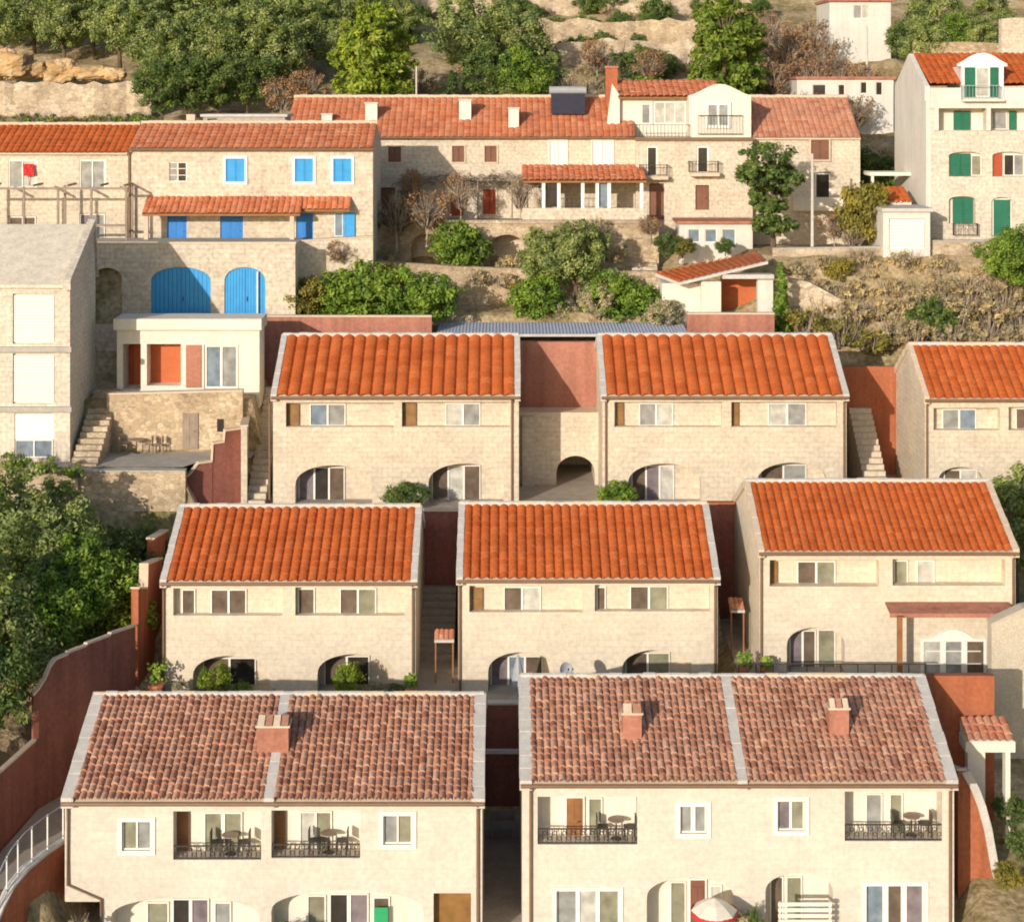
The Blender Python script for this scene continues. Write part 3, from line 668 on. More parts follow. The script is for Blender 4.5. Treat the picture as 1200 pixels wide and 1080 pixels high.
# ---------------------------------------------------------------- upper row
h = House('row_house', 'cream stone house with arched terrace doors, upper row beside the stone stairs', 'house', D3, 320, 608, 463, 590, 4.2, 2.25, 'stone3', GRP,
    [op(D3, 335, 462, 472, 500, .42), op(D3, 471, 597, 471, 500, .42), op(D3, 346, 436, 545, 600, .9, 24), op(D3, 502, 590, 543, 600, .9, 24)], z_base=CZ - 20.85, rec='stone3')
h.roof('tile_orange', .60, .15, .19, seed=31, course=.45, step=.01, jit=.3); h.gutter((600, 316))
upper(h, D3 + .38, [('s', 336, 351, 473, 499, 'ochre'), ('w', 363, 405, 473, 499, ('p_blue', 'p_grey')), ('s', 472, 488, 472, 499, 'ochre'), ('w', 522, 563, 472, 499, ('p_light', 'p_grey'))])
upper(h, D3 + .85, [('d', 350, 404, 547, 599, ('p_mauve', 'p_dark', 'p_brown')), ('d', 506, 563, 545, 599, ('p_brown', 'p_light', 'p_brown'))])
H3L = h
h = House('row_house', 'cream stone house with a green corner bush, upper row beside the dark tunnel arch', 'house', D3, 706, 992, 463, 590, 4.2, 2.25, 'stone3', GRP,
    [op(D3, 720, 846, 471, 500, .42), op(D3, 857, 981, 471, 500, .42), op(D3, 736, 822, 543, 600, .9, 24), op(D3, 887, 970, 542, 600, .9, 24)], z_base=CZ - 20.85, rec='stone3')
h.roof('tile_orange', .60, .15, .19, seed=32, course=.45, step=.01, jit=.3); h.gutter((710, 989))
upper(h, D3 + .38, [('s', 722, 731, 472, 499, 'ochre'), ('w', 749, 789, 472, 499, ('p_grey', 'p_light')), ('s', 858, 866, 472, 499, 'ochre'), ('w', 900, 945, 472, 499, ('p_light', 'p_grey'))])
upper(h, D3 + .85, [('d', 740, 790, 545, 599, ('p_brown', 'p_mauve', 'p_light')), ('d', 891, 945, 544, 599, ('p_brown', 'p_grey'))])
H3M = h
h = House('row_house', 'cream stone house partly outside the picture, beside the twiggy slope', 'house', D3, 1084, 1300, 466, 592, 3.5, 2.0, 'stone3', GRP,
    [op(D3, 1094, 1172, 478, 504, .5), op(D3, 1182, 1260, 477, 504, .5), op(D3, 1100, 1152, 547, 600, .7, 16)], z_base=CZ - 20.85, rec='stone3')
h.roof('tile_orange', .44, .09, .16, seed=33, course=.45, step=.02, jit=.5, vmat='mortar_warm'); h.gutter((1086,))
upper(h, D3 + .45, [('w', 1104, 1144, 479, 503, ('p_grey', 'p_blue')), ('w', 1190, 1215, 478, 503, ('p_brown', 'p_olive'))])
upper(h, D3 + .65, [('d', 1106, 1145, 550, 599, ('p_brown', 'p_light'))])
H3R = h

# ---------------------------------------------------------------- walls and alleys between the rows
def W(px, pt, pb, D): return (X(px, D), D, Z(pt, D), Z(pb, D))
wall_thing('retaining_wall', 'terracotta retaining wall at the end of the alley between the two lowest double houses', [(-15.0, 73.2, CZ - 25.6, CZ - 30.4), (17.0, 73.2, CZ - 25.6, CZ - 30.4)], .3, 'terracotta_shade', 'mortar')
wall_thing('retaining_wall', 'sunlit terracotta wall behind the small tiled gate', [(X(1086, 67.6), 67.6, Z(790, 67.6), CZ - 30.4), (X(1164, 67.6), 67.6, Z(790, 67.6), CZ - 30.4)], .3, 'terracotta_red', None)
wall_thing('retaining_wall', 'shaded terracotta wall closing the alley above the grey steps, middle row', [(-3.7, 82.6, Z(598, 82.6), CZ - 26), (-1.95, 82.6, Z(598, 82.6), CZ - 26)], .3, 'terracotta_shade', 'mortar_warm')
wall_thing('retaining_wall', 'shaded terracotta wall closing the narrow alley beside the porch house', [(9.12, 82.6, Z(590, 82.6), CZ - 26), (10.8, 82.6, Z(590, 82.6), CZ - 26)], .3, 'terracotta_shade', 'terracotta_red')
wall_thing('retaining_wall', 'long low terracotta retaining wall hidden behind the middle row roofs', [(-15.0, 86.3, CZ - 20.75, CZ - 26), (26, 86.3, CZ - 20.75, CZ - 26)], .3, 'terracotta', 'mortar_warm')
wall_thing('retaining_wall', 'terracotta wall topped by green garden trees behind the upper row', [W(304, 371, 600, 97.4), W(506, 371, 600, 97.4)], .3, 'terracotta', 'mortar_warm')
wall_thing('retaining_wall', 'tall terracotta wall with a slanting shadow above the tunnel arch', [W(604, 400, 488, 93.8), W(712, 400, 488, 93.8)], .3, 'terracotta', None)
wall_thing('retaining_wall', 'terracotta parapet under the open red tiled porch', [W(805, 368, 600, 97.4), W(907, 368, 600, 97.4)], .3, 'terracotta', 'mortar_warm')
wall_thing('retaining_wall', 'tall terracotta wall below the yellow brush, between two upper row houses', [W(985, 429, 600, 94.6), W(1075, 429, 600, 94.6)], .3, 'terracotta_red', None)
# stone front with the tunnel arch
r = thing('archway', 'stone wall pierced by a dark tunnel arch between two upper row houses', 'archway', (X(660, 92), 92, CZ - 20.85))
mb = MB(); D = 92.0
facade(mb, D, X(607, D), X(711, D), CZ - 20.85, Z(486, D), [op(D, 652, 697, 534, 612, 5.0, 22, M['oldstone'])], M['stone3'], M['oldstone'])
mb.box(X(607, D), X(711, D), D + .01, 93.6, Z(486, D) - .02, Z(486, D) + .12, M['mortar_warm']); mb.build('wall_body', r)
mb = MB(); mb.box(X(612, D), X(626, D), D - .35, D - .01, CZ - 20.85, Z(487, D), M['stone3']); mb.build('pier', r)
# stairs and blocks in the middle-row alleys
def stairs(name, label, x0, x1, y0, z0, y1, z1, n, mat, foot, cat='stairs'):
    r = thing(name, label, cat, ((x0 + x1) / 2, y0, foot)); 
    for k in range(n):
        mb = MB(); a = y0 + (y1 - y0) * k / n; b = y0 + (y1 - y0) * (k + 1) / n; z = z0 + (z1 - z0) * (k + 1) / n
        mb.box(x0, x1, a, b - .003, foot, z, M[mat]); mb.build('step', r)
    return r
stairs('stairs', 'grey stone steps climbing the alley between two middle row houses', X(492, 80), X(533, 80), 79.0, CZ - 25.7, 82.4, CZ - 23.3, 10, 'paving', CZ - 25.75)
stairs('stairs', 'narrow stone steps in the alley under the little canopy, middle row', 9.05, 9.9, 79.0, CZ - 25.7, 82.4, CZ - 23.3, 10, 'paving', CZ - 25.75)
stairs('stairs', 'pale stone steps beside the tall terracotta wall of the upper row', X(1000, 93), X(1026, 93), 89.5, CZ - 20.8, 94.4, CZ - 17.2, 14, 'stone3', CZ - 20.85)
def canopy(label, x0, x1, y0, y1, z, foot):
    r = thing('tiled_canopy', label, 'canopy', ((x0 + x1) / 2, y0, foot))
    mb = MB(); tiles(mb, x0, x1, y0, z, x0, x1, y1, z + .3, M['tile_old'], .24, .06, .35, .03, 6, random.Random(4)); mb.extr_x([(y0, z - .1), (y1, z + .2), (y1, z + .28), (y0, z - .02)], x0, x1, M['mortar']); mb.build('tile_top', r)
    mb = MB()
    for x in (x0 + .05, x1 - .05): mb.box(x - .03, x + .03, y0 + .06, y0 + .12, foot, z - .11, M['wood'])
    mb.build('post', r); return r
canopy('small orange tiled canopy over the alley gate of two middle row houses', X(509, 76), X(532, 76), 76, 76.5, Z(750, 76), CZ - 25.75)
canopy('tiny orange tiled canopy in the alley beside the barred window house', X(856, 77), X(873, 77), 77, 77.8, Z(715, 77), CZ - 25.75)
# side path on the sunset side: boundary wall, low wall and its railing
pts = [(-18.4, 56, 930, 52), ]
bp = [(X(-25, 63), 63, Z(922, 63)), (X(0, 65.2), 65.2, Z(904, 65.2)), (X(40, 68.6), 68.6, Z(868, 68.6))]
wall_thing('boundary_wall', 'lowest stretch of the terracotta boundary wall under the dark trees', [(a, y, z, CZ - 29.5) for a, y, z in bp], .14, 'terracotta_shade', 'mortar_warm', cw=.05)
bp = []
for px, py, y in ((38, 815, 68.65), (44, 808, 68.8), (52, 795, 69.15), (58, 781, 69.4), (64, 773, 69.7), (78, 767, 70.3), (78.5, 765, 70.35), (100, 757, 71.3), (100.5, 755, 71.33), (128, 745, 72.6), (128.5, 743, 72.65), (157, 734, 74.4)): bp.append((X(px, y), y, Z(py, y), CZ - 29.5))
wall_thing('boundary_wall', 'terracotta boundary wall with a curved rising crest beside the tall green trees', bp, .14, 'terracotta_shade', 'mortar_warm', cw=.05)
wall_thing('boundary_wall', 'dark terracotta wall stub with stepped crest against the end of the shrub-fronted house', [W(158, 690, 860, 74.7), W(168, 690, 860, 76.2), W(168.5, 662, 860, 76.25), W(186, 655, 860, 80)], .3, 'terracotta_red', 'mortar_warm')
wall_thing('boundary_wall', 'short red wall piece rising behind the stepped wall stub', [W(176, 632, 720, 80.2), W(193, 622, 720, 83.4)], .3, 'terracotta_red', 'mortar_warm')
lp = []
for px, py, y in ((-22, 1120, 58.6), (0, 1064, 59.6), (12, 1040, 60.2), (30, 1018, 61), (52, 1000, 62), (74, 985, 63.2)): lp.append((X(px, y), y, Z(py, y), CZ - 30.4))
lw = wall_thing('path_wall', 'low curved terracotta wall with pale coping carrying the white railing', lp, .25, 'terracotta_red', 'mortar')
r = thing('path_railing', 'white post and rail fence along the curved low path wall', 'railing', (lp[3][0], lp[3][1], lp[3][2]))
top = []
for k in range(13):
    t = k / 12 * (len(lp) - 1); i = min(int(t), len(lp) - 2); f = t - i
    x, y, z = (lp[i][j] + (lp[i + 1][j] - lp[i][j]) * f for j in range(3)); z += .09; top.append((x, y, z + 1.2))
    if k % 2 == 0:
        mb = MB(); mb.tube([(x, y, z), (x, y, z + 1.22)], .03, M['white_paint'], 6); mb.build('post', r)
for dz in (0, -1.08):
    mb = MB(); mb.tube([(x, y, z + dz) for x, y, z in top], .016 if dz else .022, M['grey'], 5); mb.build('rail', r)
slab('path', [(-18.6, 61, CZ - 28.1), (-15.45, 63.3, CZ - 28.1), (-15.45, 73, CZ - 28.1), (xb(73) + .1, 73, CZ - 28.1), (xb(68.6) + .1, 68.6, CZ - 28.1), (xb(62), 62, CZ - 28.1)], 'paving')
# alley between the two double houses
r = thing('alley_beam', 'pale blue beam spanning the dark alley between the lowest double houses', 'beam', (X(588, 70), 70, Z(880, 70)))
mb = MB(); mb.box(H1L.x1 + .01, H1R.x0 - .01, 69.9, 70.1, Z(882, 70), Z(878, 70), M['bluegrey']); mb.build('beam', r)
r = thing('garden_table', 'brown table in the dark alley under the pale blue beam', 'table', (-.1, 71.2, CZ - 30.21))
mb = MB(); mb.box(-.55, .45, 70.8, 71.7, CZ - 29.48, CZ - 29.43, M['grey_wood']); mb.build('tabletop', r)
for a in (-.5, .36):
    for b in (70.85, 71.6):
        mb = MB(); mb.box(a, a + .06, b, b + .06, CZ - 30.21, CZ - 29.48, M['grey_wood']); mb.build('leg', r)
# sunny path side: gate with tiled top, ramp wall, rendered house corner
r = thing('tiled_gate', 'small cream gate portal with a tiled top before the sunlit terracotta wall', 'gate', (X(1158, 66), 66, CZ - 29))
x0, x1 = X(1131, 66), X(1189, 66); z = Z(880, 66)
mb = MB(); mb.box(x0 + .1, x0 + .75, 66, 66.4, CZ - 30.2, z, M['cream']); mb.build('post', r)
mb = MB(); mb.box(x1 - .34, x1 - .16, 66, 66.4, CZ - 30.2, z, M['cream']); mb.build('post', r)
mb = MB(); mb.box(x0, x1, 65.9, 66.9, z, z + .4, M['cream']); mb.build('lintel', r)
mb = MB(); tiles(mb, x0 + .05, x1 - .05, 65.8, z + .42, x0 + .05, x1 - .05, 67.0, z + .9, M['tile_old'], .3, .09, .4, .05, 6, random.Random(9)); mb.extr_x([(65.85, z + .402), (67.0, z + .402), (67.0, z + .86), (65.85, z + .43)], x0 + .06, x1 - .06, M['cream']); mb.build('tile_top', r)
D = 64.0; r = thing('ramp_wall', 'sunlit orange terracotta ramp wall with pale curved coping, beside the double house', 'wall', (X(1150, D), D, CZ - 30.3))
edge = [(1127, 905), (1138, 925), (1146, 946), (1153, 972), (1158, 1000), (1162, 1022), (1165, 1030)]
mb = MB(); mb.extr_y([(X(1127, D), CZ - 30.3), (X(1240, D), CZ - 30.3), (X(1240, D), Z(1033, D)), (X(1165, D), Z(1031, D))] + [(X(a, D), Z(b_, D)) for a, b_ in edge[:-1][::-1]], D, D + .3, M['terracotta_red']); mb.build('wall_body', r)
mb = MB()
for (a, b_), (c, e) in zip(edge, edge[1:]): mb.extr_y([(X(a, D), Z(b_, D)), (X(c, D), Z(e, D)), (X(c + 9, D), Z(e - 3, D)), (X(a + 9, D), Z(b_ - 3, D))], D - .06, D + .36, M['mortar'])
mb.build('coping', r)
rp = [(X(1127, 64), y, Z(t_, y), CZ - 30.3) for y, t_ in ((64.02, 903), (65.2, 900), (65.98, 897))]
wall_thing('ramp_wall', 'upper stretch of the orange terracotta ramp wall leading to the tiled gate', rp, .25, 'terracotta_red', 'mortar')
r = thing('rendered_wall', 'tall rough beige rendered wall at the picture edge, beside the porch window', 'wall', (X(1180, 71.6), 71.6, CZ - 31))
mb = MB(); x0 = X(1162, 71.6); mb.extr_y([(x0, CZ - 31), (x0 + 6, CZ - 31), (x0 + 6, Z(690, 71.6)), (x0 + 1.3, Z(714, 71.6)), (x0, Z(732, 71.6))], 71.6, 72.2, M['rough']); mb.build('wall_body', r)
mb = MB(); mb.extr_y([(x0 - .03, Z(732, 71.6)), (x0 + 1.3, Z(714, 71.6)), (x0 + 6, Z(690, 71.6)), (x0 + 6, Z(688, 71.6)), (x0 + 1.3, Z(712, 71.6)), (x0 - .03, Z(730, 71.6))], 71.55, 72.25, M['rough']); mb.build('coping', r)
# blue doors etc: old stone house with white roller shutters
M['roof_screed'] = noise_mat('warm_screed', [(.68, .60, .47), (.76, .68, .55)], 1.0, fine=.2, streak=.2)
D = 88.0
h = House('stone_house', 'grey stone house with three white shuttered windows and a bare sloping roof', 'house', D, -140, 82, 337, 545, 5.1, 2.6, 'greystone', None, [op(D, 15, 64, 344, 403, .16), op(D, 15, 64, 414, 473, .16), op(D, 17, 63, 484, 537, .16)], rec='cream', z_base=CZ - 24, yb=93.5)
r = h.root
for a, b, nm in ((346, 401, 'a'), (416, 471, 'b')):
    mb = MB(); x0, x1 = X(16, D), X(63, D)
    n = 16
    for k in range(n):
        z0 = Z(b, D) + (Z(a, D) - Z(b, D)) * k / n; z1 = Z(b, D) + (Z(a, D) - Z(b, D)) * (k + 1) / n
        mb.extr_x([(D + .06, z0), (D + .12, z0), (D + .12, z1), (D + .045, z1 - .02)], x0, x1, M['white_roller'])
    mb.build('roller_shutter', r)
mb = MB(); mb.box(X(16, D), X(64, D), D + .05, D + .12, Z(515, D), Z(485, D), M['white_roller']); mb.build('roller_shutter', r)
win(r, D + .1, 18, 62, 515, 536, ('p_blue', 'p_blue'))
for a in (406, 476):
    mb = MB(); mb.box(h.x0, h.x1 + .12, D - .22, D - .002, Z(a + 6, D), Z(a, D), M['concrete']); mb.build('ledge', r)
mb = MB(); mb.extr_x([(D - .2, h.ze), (D + 5.1, h.zr), (h.yb + .2, h.ze), (h.yb + .2, h.ze + .16), (D + 5.1, h.zr + .16), (D - .2, h.ze + .16)], h.x0, h.x1 - .3, M['roof_screed'])
mb.build('roof', r)
mb = MB(); mb.extr_x([(D - .3, h.ze - .1), (D + 5.1, h.zr - .1), (h.yb + .3, h.ze - .1), (h.yb + .3, h.ze + .42), (D + 5.1, h.zr + .42), (D - .3, h.ze + .42)], h.x1 - .3, h.x1 + .1, M['greystone']); mb.build('gable_parapet', r)
# terrace house with red porch
D = 92.6; r = thing('flat_house', 'low flat roofed cream house with an orange red porch and white glass door', 'house', (X(220, D), D, CZ - 16.2))
mb = MB(); z0, z1 = CZ - 16.9, Z(386, D)
facade(mb, D, X(137, D), X(304, D), z0, z1, [op(D, 144, 165, 403, 456, 1.5, 0, M['red_wall']), op(D, 172, 212, 403, 452, 1.0, 0, M['red_wall']), op(D, 239, 280, 404, 456, .15)], M['cream'], M['cream'])
for x in (X(137, D), X(304, D)): mb.face([(x, D, z0), (x, 94.5, z0), (x, 94.5, z1), (x, D, z1)], M['cream'])
mb.build('wall', r)
mb = MB(); mb.box(X(134, D), X(307, D), D - .25, 94.6, z1, Z(373, D), M['cream']); mb.build('roof', r)
mb = MB(); mb.box(X(218, D), X(236, D), D - .05, D - .002, Z(454, D), Z(404, D), M['terracotta']); mb.build('panel', r)
win(r, D + .1, 240, 279, 404, 455, ('p_blue', 'p_grey'), fw=.1, mull=.12, name='glass_door')
door(r, D + 1.45, 146, 156, 406, 455, 'redsh', None)
D = 90.7
r = wall_thing('rubble_wall', 'sunlit rubble wall with a wooden door below the flat roofed house', [W(126, 462, 535, D), W(285, 458, 535, D)], .35, 'rubble', 'mortar_warm')
door(r, D - .22, 214, 232, 484, 526, 'grey_wood', 'mortar_warm' if 0 else None)
mb = MB(); mb.box(X(255, D), X(263, D), D - .19, D - .1, Z(505, D), Z(490, D), M['p_dark']); mb.build('vent', r)
D = 86.5
wall_thing('rubble_wall', 'pale low rubble wall holding up the bare concrete terrace', [W(92, 552, 640, D), W(218, 552, 640, D)], .4, 'rubble', 'concrete')
wall_thing('rubble_wall', 'grey mossy rubble wall under the white shuttered house', [W(-80, 548, 680, 86), W(92, 552, 640, 86.3)], .4, 'rubble_pale', None)
wall_thing('boundary_wall', 'terracotta wall with a stepped slanting crest beside the concrete terrace', [W(216, 560, 680, 87.2), W(222, 556, 680, 87.3), W(232, 543, 680, 87.5), W(248, 541, 680, 87.8), W(249, 520, 680, 87.85), W(262, 518, 680, 88.1), W(263, 505, 680, 88.12), W(284, 502, 680, 88.6)], .22, 'terracotta_shade', 'mortar_warm')
stairs('stairs', 'long stone steps climbing from the terrace beside the shuttered house', X(84, 88) + .15, X(118, 88), 87, CZ - 18.9, 92.4, CZ - 15.9, 13, 'rubble_pale', CZ - 19)
wall_thing('rubble_wall', 'stone stair wall leaning up to the flat roofed house', [W(112, 545, 560, 87.4), W(128, 475, 550, 91.5), W(136, 455, 540, 92.4)], .35, 'rubble_pale', None)
stairs('stairs', 'stone steps squeezed between the terracotta crest wall and an upper row house', X(290, 88), X(312, 88), 87.4, CZ - 20.8, 95, CZ - 16.2, 18, 'stone3', CZ - 20.85)
wall_thing('rubble_wall', 'pale stair wall running up beside the upper row house', [W(286, 500, 600, 87.3), W(290, 482, 600, 94)], .3, 'stone3', 'mortar_warm')
# blue sheet roof behind the upper row
r = thing('sheet_roof', 'long flat blue grey sheeting roof behind the upper row ridges', 'roof', (X(655, 99), 97.7, CZ - 14))
mb = MB(); x0, x1 = X(512, 98), X(806, 98); ncor = 150
for k in range(ncor):
    a, b = x0 + (x1 - x0) * k / ncor, x0 + (x1 - x0) * (k + 1) / ncor; zz = (.0, .03)[k % 2]; z2 = (.03, .0)[k % 2]
    mb.face([(a, 97.3, Z(391, 97.3) + zz), (b, 97.3, Z(391, 97.3) + z2), (b, 101, Z(378, 101) + z2), (a, 101, Z(378, 101) + zz)], M['bluegrey'])
mb.build('sheet', r)
mb = MB(); mb.box(x0, x1, 97.28, 97.4, Z(391, 97.3) - .16, Z(391, 97.3) - .01, M['mortar']); mb.build('fascia', r)
# parapet wall and street furniture on the middle terrace
r = thing('satellite_dish', 'grey satellite dish on a short mast before the middle row wall', 'dish', (X(663, 72.4), 72.4, CZ - 25.6))
c = P(663, 786, 72.4); mb = MB(); ax = Vector((.25, -.85, .45)).normalized(); u = ax.cross(Vector((0, 0, 1))).normalized(); w = ax.cross(u)
rings = [[c + ax * (.16 * (q / 4) ** 2) + (u * math.cos(2 * math.pi * k / 16) * .3 + w * math.sin(2 * math.pi * k / 16) * .33) * (q / 4) for k in range(16)] for q in range(1, 5)]
for a, b in zip(rings, rings[1:]):
    for k in range(16): mb.face([a[k], a[(k + 1) % 16], b[(k + 1) % 16], b[k]], M['grey'])
mb.face(rings[0], M['grey']); mb.build('reflector', r)
mb = MB(); mb.tube([(c.x, c.y + .05, CZ - 25.7), (c.x, c.y + .05, c.z)], .03, M['grey'], 6); mb.build('mast', r)
mb = MB(); mb.tube([c + w * .28, c + ax * .42], .012, M['dark_metal'], 5); mb.lathe(c + ax * .4, [(.02, -.04), (.05, 0), (.02, .05)], M['dark_metal'], 8); mb.build('receiver_arm', r)
r = thing('closed_parasol', 'folded grey blue parasol standing on the middle terrace by the alley', 'parasol', (X(607, 73.9), 73.9, CZ - 25.71))
mb = MB(); x, y = X(607, 73.9), 73.9; mb.tube([(x, y, CZ - 25.7), (x, y, CZ - 23.9)], .03, M['grey'], 6); mb.build('pole', r)
mb = MB(); mb.lathe((x, y, CZ - 25.3), [(.22, 0), (.30, .25), (.22, .8), (.08, 1.35), (.03, 1.5)], M['grey'], 9); mb.build('canopy', r)
mb = MB(); mb.lathe((x, y, CZ - 25.71), [(.32, 0), (.32, .08), (.08, .14)], M['concrete'], 12); mb.build('base', r)
def pot(label, x, y, z, s, grp=None):
    r = thing('plant_pot', label, 'pot', (x, y, z), grp); mb = MB(); mb.lathe((x, y, z), [(.14 * s, 0), (.22 * s, .34 * s), (.25 * s, .36 * s), (.25 * s, .42 * s)], M['terr_pot'], 10); mb.build('pot', r, smooth=True)
    mb = MB(); rr = random.Random(int(x * 100))
    for k in range(90):
        a, e = rr.uniform(0, 6.28), rr.uniform(0, 1); q = rr.uniform(.05, .3) * s; px_, py_, pz = x + math.cos(a) * q, y + math.sin(a) * q, z + .42 * s + rr.uniform(0, .5) * s
        mb.face([(px_, py_, pz), (px_ + .09, py_ + rr.uniform(-.05, .05), pz + .03), (px_ + .08, py_ + .03, pz + .11), (px_ - .02, py_, pz + .09)], M['l_green'], [(rr.random(), 0)] * 4)
    mb.build('foliage', r)
for k, (px, py, y, s, lb) in enumerate(((183, 805, 74.1, 1.5, 'large terracotta pot at the corner beside the boundary wall'), (480, 800, 74.2, 1.0, 'terracotta pot at the alley mouth beside the shrub-fronted house'), (872, 775, 74.2, 1.1, 'terracotta pot by the corner of the barred window house'), (898, 775, 74.3, .9, 'small terracotta pot under the tiled porch house wall'))):
    pot(lb, X(px, y), y, (CZ - 24.9 if px > 865 and X(px, y) > 9.95 else CZ - 25.71), s)
# railing along the terrace of the porch house and of the dish house
r = thing('terrace_railing', 'thin dark iron railing along the terrace edge of the porch house', 'railing', (X(990, 73.4), 73.45, CZ - 24.95)); railing(r, 73.45, 866, 1085, 777, 803, curls=False, step=.7, r=.02, name='rails')
r = thing('terrace_railing', 'thin dark iron railing above the ridge before the dish house', 'railing', (X(770, 73.4), 73.45, CZ - 25.7)); railing(r, 73.45, 690, 862, 790, 812, curls=False, step=.9, r=.02, name='rails')
# parasol and slatted screen before the front arches
x, y = X(837, 60.9), 60.9
r = thing('garden_parasol', 'low cream parasol with a red fringe before an arch of the two-chimney house', 'parasol', (x, y, CZ - 30.21))
zt = Z(1052, y)
mb = MB(); mb.tube([(x, y, CZ - 30.21), (x, y, zt - .05)], .03, M['wood'], 6); mb.build('pole', r)
mb = MB(); mb.lathe((x, y, zt - .42), [(.80, 0), (.78, .03), (.4, .28), (.04, .42)], M['cream'], 8); o = mb.build('canopy', r)
mb = MB(); n = 24
for k in range(n):
    a, c = 2 * math.pi * k / n, 2 * math.pi * (k + 1) / n; q = .81
    mb.face([(x + q * math.cos(a), y + q * math.sin(a), zt - .41), (x + q * math.cos(c), y + q * math.sin(c), zt - .41), (x + q * math.cos(c), y + q * math.sin(c), zt - .58 + .05 * (k % 2)), (x + q * math.cos(a), y + q * math.sin(a), zt - .58 + .05 * (1 - k % 2))], M['red'])
mb.build('fringe', o)
y = 61.3; zt = Z(1057, y); x0, x1 = X(912, y), X(975, y)
r = thing('slatted_screen', 'pale slatted garden screen before the other arch of the two-chimney house', 'screen', ((x0 + x1) / 2, y, CZ - 30.21))
for k in range(7):
    mb = MB(); mb.box(x0, x1, y, y + .04, zt - .13 - k * .2, zt - k * .2, M['cream']); mb.build('slat', r)
for x in (x0 + .03, x1 - .1):
    mb = MB(); mb.box(x, x + .07, y + .045, y + .11, CZ - 30.21, zt, M['cream']); mb.build('post', r)
r = thing('garden_chair', 'bright green plastic chair under the arch before the brown glass door', 'chair', (X(446, 62.4), 62.4, CZ - 30.21))
x = X(446, 62.4); mb = MB(); mb.box(x - .25, x + .25, 62.6, 62.65, CZ - 29.75, Z(1063, 62.6), M['green_b']); mb.build('backrest', r)
mb = MB(); mb.box(x - .25, x + .25, 62.15, 62.598, CZ - 29.78, CZ - 29.74, M['green_b']); mb.build('seat', r)
for a in (-.23, .19):
    for b in (62.17, 62.54):
        mb = MB(); mb.box(x + a, x + a + .04, b, b + .04, CZ - 30.21, CZ - 29.785, M['green_b']); mb.build('leg', r)

def cafe_table(label, x, y, z, r_=.3, h_=.7, mat='grey_wood'):
    r = thing('cafe_table', label, 'table', (x, y, z)); mb = MB(); mb.lathe((x, y, z + h_ - .03), [(r_, 0), (r_, .03)], M[mat], 12); mb.build('tabletop', r)
    mb = MB(); mb.lathe((x, y, z), [(.2, 0), (.19, .03), (.03, .06), (.025, h_ - .031)], M['dark_metal'], 8); mb.build('pedestal', r)
def chair(label, x, y, z, side, mat='dark_metal'):
    r = thing('garden_chair', label, 'chair', (x, y, z)); m = M[mat]
    mb = MB(); mb.box(x - .2, x + .2, y - .2, y + .2, z + .42, z + .45, m); mb.build('seat', r)
    xb_ = x + .2 * side; mb = MB(); mb.box(xb_ - .02, xb_ + .02, y - .2, y + .2, z + .5, z + .85, m); mb.build('backrest', r)
    for a in (-.18, .18):
        for b in (-.18, .18):
            mb = MB(); mb.box(x + a - .02, x + a + .02, y + b - .02, y + b + .02, z, z + (.86 if a * side > 0 and 0 else .418), m); mb.build('leg', r)
for (px, py, where) in ((270, 1006.5, 'first balcony recess of the broad chimney house'), (385, 1004.5, 'second balcony recess of the broad chimney house'), (1068, 984.5, 'far balcony recess of the two-chimney house'), (722, 988.5, 'balcony recess with the orange brown door')):
    y = D1 + .42; z = Z(py, D1) + .004
    cafe_table('little round table in the ' + where, X(px, y), y, z); chair('dark chair at the shaded side, ' + where, X(px - 16, y), y, z, -1); chair('dark chair at the sunny side, ' + where, X(px + 16, y), y, z, 1)
y = 90.1
cafe_table('round table on the concrete terrace against the rubble wall', X(160, y), y, CZ - 18.745, .45)
for k, (px, sd, lb) in enumerate(((145, -1, 'terrace chair nearest the long stone steps'), (174, 1, 'terrace chair beside the wooden door wall'), (186, 1, 'spare terrace chair closest to the wooden door'))): chair(lb, X(px, y), y, CZ - 18.745, sd, 'grey_wood')
# ---------------------------------------------------------------- old village houses on the upper terraces
def flat_ops(D, lst, d=.18): return [op(D, a, b, c, e, d) for a, b, c, e in lst]
# long terrace wall with the blue arched garages
D = 98.1
r = thing('garage_terrace', 'stone terrace wall with blue arched garage doors under the blue shuttered house', 'terrace wall', (X(220, D), D, CZ - 16.2))
mb = MB(); x0, x1 = X(60, D), X(346, D); zt = Z(286, D)
facade(mb, D, x0, x1, CZ - 16.4, zt, [op(D, 108, 143, 314, 380, .5, 14), op(D, 177, 247, 313, 374, .2, 18), op(D, 263, 311, 313, 374, .2, 18)], M['oldstone'], M['rough'])
mb.face([(x1, D, CZ - 16.4), (x1, 107, CZ - 16.4), (x1, 107, zt), (x1, D, zt)], M['oldstone']); mb.face([(x0, D, zt), (x1, D, zt), (x1, 102, zt), (x0, 102, zt)], M['concrete'])
mb.build('wall', r)
for a, b, m in ((177, 247, 'blue_l'), (263, 311, 'blue_l')):
    mb = MB(); xa, xc = X(a, D), X(b, D); n = 14; zb = Z(374, D)
    zt_ = lambda x: Z(331, D) + (18 * D / F) * math.sqrt(max(0, 1 - ((x - (xa + xc) / 2) / ((xc - xa) / 2)) ** 2))
    for k in range(n):
        p, q = xa + (xc - xa) * k / n + .008, xa + (xc - xa) * (k + 1) / n - .008
        mb.extr_y([(p, zb), (q, zb), (q, zt_(q) + .02), (p, zt_(p) + .02)], D + .08, D + .16, M[m])
    o = mb.build('garage_door', r)
    mb = MB(); xm = (xa + xc) / 2; mb.box(xm - .03, xm + .03, D + .05, D + .075, zb, Z(316, D), M['blue']); mb.tube([(xm + .12, D + .02, zb + 1.0), (xm + .12, D + .02, zb + 1.25)], .025, M['dark_metal'], 5); mb.build('handle', o)
